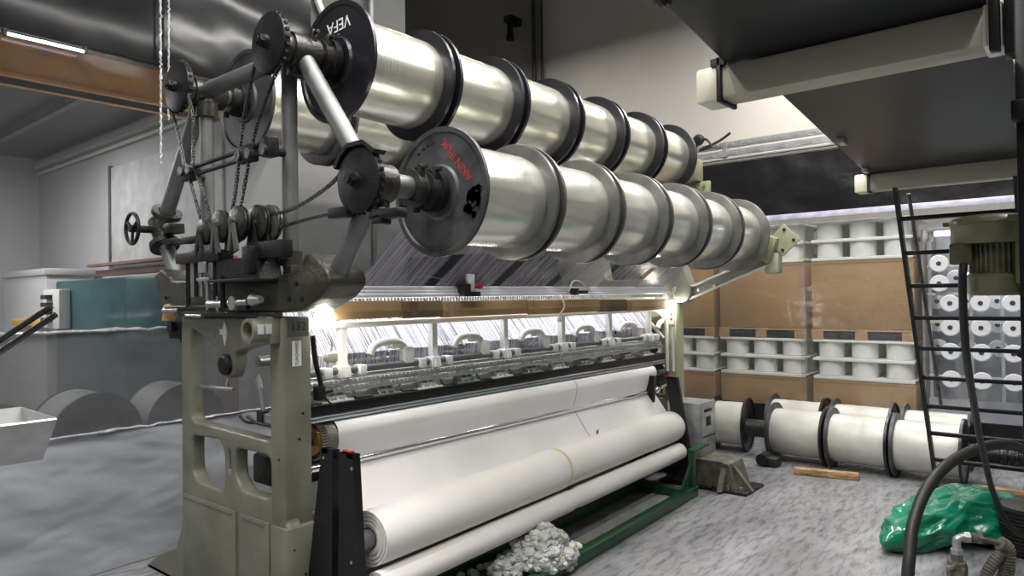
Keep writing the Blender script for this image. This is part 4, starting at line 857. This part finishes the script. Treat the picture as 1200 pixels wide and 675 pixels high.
# pallet stacks of bobbins and cartons
def stack(x0, x1, y0, name):
    w = x1 - x0; nb = 3; G = 'bobbins of the %s' % name
    def pallet(z, tag_):
        p = thing('pallet', 'wooden pallet %s in the %s' % (tag_, name), 'pallet', ((x0 + x1) / 2, y0 + .45, z))
        obj('top_boards', MB().box((x0, y0, z + .09), (x1, y0 + .14, z + .11)).box((x0, y0 + .25, z + .09), (x1, y0 + .39, z + .11)).box((x0, y0 + .5, z + .09), (x1, y0 + .64, z + .11)).box((x0, y0 + .76, z + .09), (x1, y0 + .9, z + .11)), M['wood'], p)
        for k in range(3):
            xx = x0 + (w - .12) * k / 2
            obj('block', MB().box((xx, y0, z + .0), (xx + .12, y0 + .9, z + .092)), M['wood'], p)
    def carton(z0, z1, tag_):
        c = thing('carton', 'brown cardboard carton %s of the %s' % (tag_, name), 'carton', ((x0 + x1) / 2, y0 + .45, z0))
        obj('box', MB().box((x0 + .005, y0 + .01, z0), (x1 - .005, y0 + .89, z1), .01), M['carton'], c)
        obj('top_flap', MB().box((x0 + .02, y0 + .004, z1 - .03), (x1 - .02, y0 + .0105, z1 - .001)), M['carton'], c)
    def layer(z, tag_):
        solo('bobbin_tray', MB().box((x0 + .01, y0 + .0, z), (x1 - .01, y0 + .9, z + .022), .008).box((x0 + .01, y0 + .0, z - .012), (x1 - .01, y0 + .02, z + .02), .006), M['tray'], 'white tray under the %s bobbin layer of the %s' % (tag_, name), 'tray', 'bobbin trays')
        first = None
        for r in range(2):
            for k in range(nb):
                xx = x0 + w * (k + .5) / nb; yy = y0 + .15 + r * .30
                lab = 'white bobbin, %s in the %s layer of the %s' % (('left', 'middle', 'right')[k], tag_, name) if r == 0 else 'white bobbin behind the front ones, %s layer of the %s' % (tag_, name)
                if first is None:
                    first = props(obj('bobbin', MB().lathe([(.03, 0), (.12, 0), (.128, .008), (.128, .165), (.12, .173), (.03, .173)], (0, 0, 0), (0, 0, 1), 32, closed=True), M['bobbin']), lab, 'bobbin', G); first.location = (xx, yy, z + .0225)
                else: dup(first, (xx, yy, z + .0225), lab, group=G if r == 0 else 'rear bobbins of the %s layer of the %s' % (tag_, name))
    pallet(0, 'on the floor'); carton(.111, .665, 'at the bottom')
    layer(.68, 'lowest'); layer(.875, 'second lowest')
    solo('bobbin_tray', MB().box((x0 + .01, y0, 1.062), (x1 - .01, y0 + .9, 1.09), .008), M['tray'], 'white plastic lid tray right under the pallet of the %s' % name, 'tray', 'bobbin trays')
    for xa, xb in ((.12, .42), (.56, .88)):
        solo('shade_filler', MB().box((x0 + w * xa, y0 + .02, 1.0905), (x0 + w * xb, y0 + .8, 1.165), .006), M['iron'], '%s dark spacer standing for shade in the upper pallet of the %s' % ('left' if xa < .3 else 'right', name), 'filler', 'dark shade fillers in the upper pallets')  # dark boxes painting the shade in the openings between pallet blocks
    pallet(1.0915, 'under the tall carton'); carton(1.203, 1.925, 'tall and upper')
    layer(1.94, 'third'); layer(2.135, 'topmost')
    solo('bobbin_tray', MB().box((x0 + .01, y0, 2.322), (x1 - .01, y0 + .9, 2.35), .008), M['tray'], 'white plastic lid tray on top of the %s' % name, 'tray', 'bobbin trays')
stack(-4.45, -3.48, 7.9, 'pallet stack behind the machine')
stack(-3.42, -2.44, 7.9, 'middle pallet stack')
stack(-2.38, -1.39, 7.9, 'pallet stack beside the ladder')

# yarn creel with cones
ck = thing('cone_creel', 'pale metal yarn creel holding cones behind the ladder', 'creel', (-.75, 8.2, 0))
for x in (-1.30, -.95, -.70, -.45, -.2): obj('post', MB().box((x - .015, 8.15, 0), (x + .015, 8.19, 2.1)), mat('creel_post', (.36, .42, .44), .4, .2), ck)
for z in (.60, .88, 1.15, 1.42, 1.70, 1.98): obj('cross_rail', MB().box((-1.32, 8.14, z - .15), (-.0, 8.16, z - .125)), M['palebar'], ck)
obj('foot_panel', MB().box((-1.32, 8.12, 0), (0, 8.18, .52)), mat('creel_skirt', (.34, .35, .40), .35), ck)
obj('side_panel', MB().box((-1.345, 8.0, 0), (-1.325, 8.7, 2.2)), mat('creel_side', (.20, .17, .165), .5), ck)
obj('back_panel', MB().box((-1.32, 8.72, 0), (.6, 8.75, 2.3)), mat('creel_back', (.40, .43, .47), .6), ck)
cone = None
rows = [(.73, 'bottom'), (1.0, 'second lowest'), (1.235, 'middle'), (1.47, 'second highest'), (1.66, 'highest')]
coln = ['leftmost', 'second', 'third', 'rightmost']
def cone_at(x, y, z, lab, grp):
    global cone
    if cone is None:
        cone = thing('yarn_cone', lab, 'yarn cone', (x, y, z), 0, grp)
        obj('yarn', MB().lathe([(.022, -.0), (.075, -.0), (.085, .012), (.066, .155), (.022, .16)], (0, 0, 0), (0, 1, 0), 32, closed=True), M['cone'], cone, False)
        obj('core', MB().lathe([(.0, .01), (.022, .01), (.022, -.006), (.016, -.008), (.012, .0), (0, .0)], (0, 0, 0), (0, 1, 0), 18), M['iron'], cone, False)
    else: dup(cone, (x, y, z), lab, group=grp)
for z, rn in rows[:4]:
    for k in range(4): cone_at(-1.105 + k * .25, 7.97, z, 'white yarn cone, %s in the %s front row of the creel' % (coln[k], rn), 'front cones on the creel')
    if z > .8:
        for k in range(4): cone_at(-1.27 + k * .255, 8.36, z + .015, 'white yarn cone, %s in the %s row at the back of the creel' % (coln[k], rn), 'rear cones on the creel')
for k, (x, y, z) in enumerate(((-1.19, 7.97, 1.86), (-1.12, 7.97, 1.93 + .0), (-1.19, 7.97, 1.665), (-1.10, 8.36, 1.72), (-.93, 7.97, 1.68), (-.93, 8.36, 1.64))):
    if k == 1: x, y = -1.06, 8.36
    cone_at(x, y, z, ['white yarn cone at the top left of the creel, facing out', 'white yarn cone behind the topmost one at the creel top', 'white yarn cone just below the topmost on the left of the creel', 'white yarn cone behind the third ladder rung at left', 'white yarn cone beside the motor cable at the creel top', 'white yarn cone half hidden behind the motor cable'][k], 'upper cones on the creel')
tb = thing('fluorescent_tube', 'lit fluorescent tube glowing behind the ladder above the creel', 'lamp', (-1.0, 8.3, 2.15))
obj('tube', MB().cyl((-1.28, 8.3, 2.17), (-.55, 8.3, 2.17), .018, seg=12), M['tube'], tb)
obj('batten', MB().box((-1.32, 8.27, 2.2), (-.5, 8.33, 2.24), .006).box((-1.3, 8.28, 2.15), (-1.27, 8.32, 2.2)).box((-.55, 8.28, 2.15), (-.52, 8.32, 2.2)).box((-1.31, 8.28, 2.1), (-1.29, 8.32, 2.2)), M['whitecast'], tb)

# ------------------------------------------------------------------ overhead platform, ladder, motor
pf = thing('overhead_platform', 'dark overhead walkway deck on cream beams at upper right', 'platform', (-.6, 3.3, 2.28))
def deck(y0, y1, xa, xb): return MB().prism([(xa, y0), (-.222, y0), (-.222, y1), (xb, y1)], 2.40, 2.44, 'XY')
obj('deck_panel', deck(1.0, 2.40, -.80, -.985), M['deck'], pf)
obj('deck_panel', deck(2.41, 5.30, -.92, -1.20), M['deck'], pf)
for y, x0, nm in ((2.355, -1.09, 'near'), (5.22, -1.27, 'far')):
    bm_ = obj('cross_beam', MB().box((x0 + .08, y - .001, 2.28), (-.19, y + .12, 2.395), .014), M['cream'], pf, label='%s cream box beam' % nm)
    obj('end_cap', MB().box((x0, y - .008, 2.275), (x0 + .082, y + .128, 2.398), .012), M['creamlight'], bm_)
    obj('rubber_strap', MB().box((x0 + .08, y - .014, 2.268), (x0 + .096, y + .134, 2.425), .003).box((x0 + .06, y - .014, 2.395), (x0 + .11, y + .01, 2.42)), M['rubber'], bm_)
    obj('end_cap', MB().box((-.235, y - .006, 2.276), (-.185, y + .126, 2.398), .01), M['creamlight'], bm_)
for x, y in ((-.97, 2.62), (-1.03, 3.9), (-1.16, 4.95)): obj('edge_clip', MB().box((x, y, 2.37), (x + .035, y + .08, 2.402), .004), M['galv'], pf)
obj('edge_seal', MB().tube(spline([(-.815, 1.2, 2.39), (-.84, 1.5, 2.39), (-.87, 1.66, 2.37), (-.875, 1.70, 2.385), (-.88, 1.73, 2.39)]), .014, 8), M['rubber'], pf)
pp = thing('platform_post', 'black upright post with bolts at the right edge holding the walkway', 'post', (-.17, 2.9, 0))
obj('column', MB().box((-.215, 3.12, 0), (-.13, 3.20, 3.4), .004).box((-.225, 3.05, 2.2), (-.1, 3.25, 2.27), .004), M['blackpaint'], pp)
obj('hanger', MB().box((-.183, 2.33, 2.24), (-.16, 2.40, 3.3), .004), M['blackpaint'], pp)
for x, z in ((-.175, 2.30), (-.145, 2.30), (-.175, 2.34), (-.145, 2.34), (-.175, 2.18), (-.145, 2.18)): obj('bolt', MB().cyl((x, 3.12, z), (x, 3.10, z), .010, seg=8), M['chrome'], pp)
obj('gusset', MB().prism([(-.19, 2.44), (-.05, 2.62), (-.05, 2.66), (-.19, 2.5)], 2.3, 2.32).box((-.215, 2.30, 2.25), (-.19, 2.34, 2.62), .003), M['blackpaint'], pp)
la = thing('ladder', 'black steel ladder leaning up to the overhead walkway', 'ladder', (-.68, 6.35, 0))
TP = V((0, 5.12, 2.27)); BT = V((0, 6.42, 0))
def lp(x, t): q = BT.lerp(TP, t); return (x, q.y, q.z)
for x in (-1.0, -.36):
    obj('side_rail', MB().prism([(6.42 - .03, 0), (6.42 + .03, 0), (5.12 + .03, 2.27), (5.12 - .03, 2.27)], x - .012, x + .012, 'YZ'), M['blackpaint'], la)
for k in range(9):
    t = .13 + k * .098
    q = lp(0, t); obj('rung', MB().box((-.99, q[1] - .022, q[2] - .014), (-.37, q[1] + .022, q[2] + .014), .004), M['blackpaint'], la)
obj('handrail', MB().cyl((-.93, 6.2, .72), (-.96, 5.32, 2.25), .012).cyl((-.93, 6.2, .72), (-.99, 6.02, .72), .010), M['rust'], la)

mo = thing('electric_motor', 'olive green electric motor with fan cowl hanging at the right edge', 'motor', (-.33, 3.5, 1.58))
mx, my = -.335, 3.5
obj('fan_cowl', MB().lathe([(.0, 1.905), (.10, 1.905), (.135, 1.895), (.148, 1.88), (.150, 1.873), (.142, 1.868), (.142, 1.80), (.134, 1.788), (0, 1.788)], (mx, my, 0), (0, 0, 1), 48), M['motor'], mo)
obj('cowl_lug', MB().box((mx - .165, my - .04, 1.868), (mx - .14, my - .01, 1.885), .003).box((mx - .10, my - .15, 1.872), (mx - .085, my - .13, 1.892), .003).box((mx + .07, my - .16, 1.868), (mx + .11, my - .12, 1.892), .004), M['motor'], mo)
fn = MB().cyl((mx + .02, my, 1.66), (mx + .02, my, 1.795), .085, seg=36)
for a in range(30):
    t = a * 2 * PI / 30; c_, s_ = math.cos(t), math.sin(t)
    fn.box((-.010, -.0025, 1.665), (.018, .0025, 1.79)) if False else fn.cyl((mx + .02 + .092 * c_, my + .092 * s_, 1.665), (mx + .02 + .092 * c_, my + .092 * s_, 1.79), .0055, seg=6)
obj('finned_body', fn, M['motordark'], mo)
obj('end_bell', MB().lathe([(0, 1.575), (.085, 1.575), (.10, 1.59), (.104, 1.655), (.09, 1.668), (0, 1.668)], (mx + .015, my, 0), (0, 0, 1), 40), M['motor'], mo)
obj('terminal_box', MB().box((mx - .135, my - .1, 1.705), (mx - .055, my - .01, 1.79), .006).cyl((mx - .095, my - .105, 1.76), (mx - .095, my - .1, 1.76), .012), M['motordark'], mo)
mb_ = obj('mounting_bracket', MB().box((mx + .085, my - .09, 1.62), (mx + .20, my + .06, 1.90), .012).box((mx + .10, my - .07, 1.56), (mx + .18, my + .04, 1.63), .01), M['motor'], mo)
rp = obj('rating_plate', MB().box((mx + .108, my - .0935, 1.665), (mx + .126, my - .0895, 1.72), .006), M['red'], mb_)
obj('plate_print', MB().box((mx + .112, my - .0942, 1.672), (mx + .122, my - .0932, 1.712), .003), M['white'], rp)
obj('motor_column', MB().box((mx + .20, my - .04, 0), (mx + .27, my + .04, 2.38), .005), M['iron'], mo)
obj('spring', MB().tube([(mx + .13 + .012 * math.cos(i * .9), my - .03 + .012 * math.sin(i * .9), 1.565 - i * .0022) for i in range(90)], .0035, 6), M['galv'], mo)
obj('brake_lever', MB().tube([(mx + .17, my - .06, 1.55), (mx + .15, my - .06, 1.46), (mx + .11, my - .06, 1.36), (mx + .09, my - .06, 1.33)], [.01, .014, .016, .012], 8), M['iron'], mo)
solo('motor_cable', MB().tube(spline([(-.42, 3.42, 1.72), (-.425, 3.40, 1.62), (-.43, 3.5, 1.35), (-.45, 3.9, 1.05), (-.47, 4.4, .72), (-.46, 4.72, .45), (-.40, 4.85, .26), (-.30, 4.95, .18), (-.2, 5.05, .16)], 14), .0155, 12), M['cable'],
     'long black cable dropping in a curve from the motor terminal box', 'cable')
solo('rubber_hose', MB().tube(spline([(-.805, 4.22, .032), (-.804, 4.24, .10), (-.801, 4.274, .178), (-.799, 4.365, .316), (-.761, 4.525, .473), (-.691, 4.776, .578), (-.576, 5.067, .636), (-.467, 5.287, .638), (-.375, 5.495, .581), (-.28, 5.70, .45), (-.20, 5.85, .2), (-.18, 5.88, .034)], 12), .032, 16), M['rubber'],
     'thick black rubber hose arching up from the floor at lower right', 'hose')

# green plastic bag
t = bmesh.new(); bmesh.ops.create_icosphere(t, subdivisions=6, radius=1.)
for v in t.verts:
    d = v.co.copy(); a = math.atan2(d.y, d.x)
    rad = 1 + .14 * math.sin(3 * a + .6) + .08 * math.sin(5 * a + 2)
    q = V((d.x * 1.1, d.y * 1.1, d.z * .9))
    n = noise.noise(q + V((3, 1, 7))) * .30 + noise.noise(q * 2.0) * .16
    fold = .16 * (1 - abs(noise.noise(q * 2.2 + V((1, 5, 2)))) * 2.2) + .06 * (1 - abs(noise.noise(q * 4.6)) * 2)
    k = rad * (1 + n * .9) + fold * .5
    z = d.z * .15 * (1 + n * 1.1 + fold) + .105 + .03 * math.sin(d.x * 3 + d.y)
    v.co = V((-.74 + d.x * k * .30 + d.y * k * .14, 5.36 + d.y * k * .50, max(z, .004)))
bg = MB(); bg.join(t)
solo('plastic_bag', bg, M['bag'], 'crumpled shiny green plastic bag on the floor at lower right', 'bag', smooth=70)

# pump and valve at the lower right corner
pu = thing('pump_unit', 'black ribbed pump housing at the right edge behind the green bag', 'pump', (-.30, 5.2, 0))
ph = []
for k in range(12):
    z = .02 + k * .022; ph += [(.17, z), (.17, z + .012), (.16, z + .013), (.16, z + .022)]
obj('ribbed_housing', MB().lathe([(0, .0)] + ph + [(.14, .29), (0, .29)], (-.33, 5.28, 0), (0, 0, 1), 40), M['rubber'], pu)
ph = []
for k in range(6):
    z = .29 + k * .018; ph += [(.10, z), (.10, z + .010), (.09, z + .011), (.09, z + .018)]
obj('filter_cap', MB().lathe([(0, .288)] + ph + [(.085, .41), (.06, .43), (0, .435)], (-.27, 5.34, 0), (0, 0, 1), 32), M['iron'], pu)
obj('maker_plate', MB().lathe([(0, 0), (.03, 0), (.03, .006), (0, .006)], (-.275, 5.315, .43), (-.1, -.3, 1), 20), M['brass'], pu)
va = thing('valve_fitting', 'grimy metal valve and pipe elbow at the bottom right corner', 'valve', (-.62, 4.5, 0))
obj('body', MB().cyl((-.615, 4.50, 0), (-.615, 4.50, .12), .05, .045).cyl((-.615, 4.50, .12), (-.615, 4.50, .16), .032, seg=6).box((-.66, 4.44, .03), (-.57, 4.56, .10), .015).cyl((-.64, 4.43, .09), (-.60, 4.43, .13), .012), M['dirty'], va)
obj('elbow', MB().tube(spline([(-.615, 4.50, .15), (-.615, 4.50, .20), (-.613, 4.50, .235), (-.59, 4.515, .25), (-.56, 4.53, .252)]), .022, 14).cyl((-.615, 4.5, .16), (-.615, 4.5, .185), .032, seg=6).cyl((-.585, 4.52, .25), (-.56, 4.535, .25), .031, seg=6), M['galv'], va)
obj('nipple', MB().cyl((-.555, 4.535, .25), (-.515, 4.56, .248), .026, seg=16).cyl((-.53, 4.55, .249), (-.51, 4.562, .247), .032, seg=6).cyl((-.51, 4.56, .247), (-.42, 4.61, .225), .014, seg=12), M['rust'], va)
obj('corrugated_hose', MB().tube(spline([(-.43, 4.60, .23), (-.40, 4.62, .20), (-.40, 4.62, .12), (-.41, 4.61, .05), (-.43, 4.60, .012)], 10), [.035 + .005 * (i % 2) for i in range(41)], 14).tube(spline([(-.42, 4.60, .18), (-.46, 4.57, .12), (-.49, 4.55, .05), (-.49, 4.55, .012)], 10), [.028 + .004 * (i % 2) for i in range(31)], 14), M['dirty'], va)

# ------------------------------------------------------------------ light and camera
def area(name, loc, size, energy, rotn=(0, 0, 0), col=(1, 1, 1)):
    l = bpy.data.lights.new(name, 'AREA'); l.shape = 'RECTANGLE'; l.size, l.size_y = size; l.energy = energy; l.color = col
    o = bpy.data.objects.new(name, l); COL.objects.link(o); o.location = loc; o.rotation_euler = rotn; return o
for i, (x, y, ln, e) in enumerate(((-1.7, 2.8, 5.4, 210), (-.5, 3.0, 5.4, 70), (1.4, 2.4, 6, 55), (-2.6, 3.4, 4.4, 45), (-6.0, 6.0, 3.5, 60), (-2.2, 8.0, 1.6, 110), (1.0, -2.0, 4, 90), (-2.4, -1.8, 4, 105), (.6, 5.6, 2.6, 50))):
    area('assumed_ceiling_light', (x, y, 5.4 if i not in (0,) else 5.4), (.16, ln), e, (0, 0, 0), (1, .985, .95))  # ceiling lamps out of view, assumed, some added only as fill
area('added_bay_light', (-7.6, .9, 3.25), (.2, 2.4), 62)  # unseen lamps added to light the bay behind the curtain
area('added_bay_light', (-6.4, -2.2, 3.25), (.2, 2.4), 45)
w = bpy.data.worlds.new('hall'); S.world = w; w.use_nodes = True
bgd = w.node_tree.nodes['Background']; bgd.inputs['Color'].default_value = (.80, .84, .90, 1); bgd.inputs['Strength'].default_value = .08

cam = bpy.data.cameras.new('camera'); cam.sensor_width = 36; cam.lens = 36 * 823 / 1200; cam.clip_start = .05; cam.clip_end = 100
co = bpy.data.objects.new('camera', cam); COL.objects.link(co)
TH, PT, PH = math.radians(39.8), .0115, .014
F0 = V((-math.sin(TH), math.cos(TH), 0)); R0 = V((math.cos(TH), math.sin(TH), 0)); U0 = V((0, 0, 1))
F = F0 * math.cos(PT) + U0 * math.sin(PT); U1 = U0 * math.cos(PT) - F0 * math.sin(PT)
R = R0 * math.cos(PH) - U1 * math.sin(PH); U = U1 * math.cos(PH) + R0 * math.sin(PH)
co.matrix_world = Matrix(((R.x, U.x, -F.x, 0), (R.y, U.y, -F.y, 0), (R.z, U.z, -F.z, 1.6), (0, 0, 0, 1)))
S.camera = co
S.view_settings.view_transform = 'Standard'; S.view_settings.look = 'None'; S.view_settings.exposure = .58; S.view_settings.gamma = 1
S.view_settings.use_curve_mapping = False
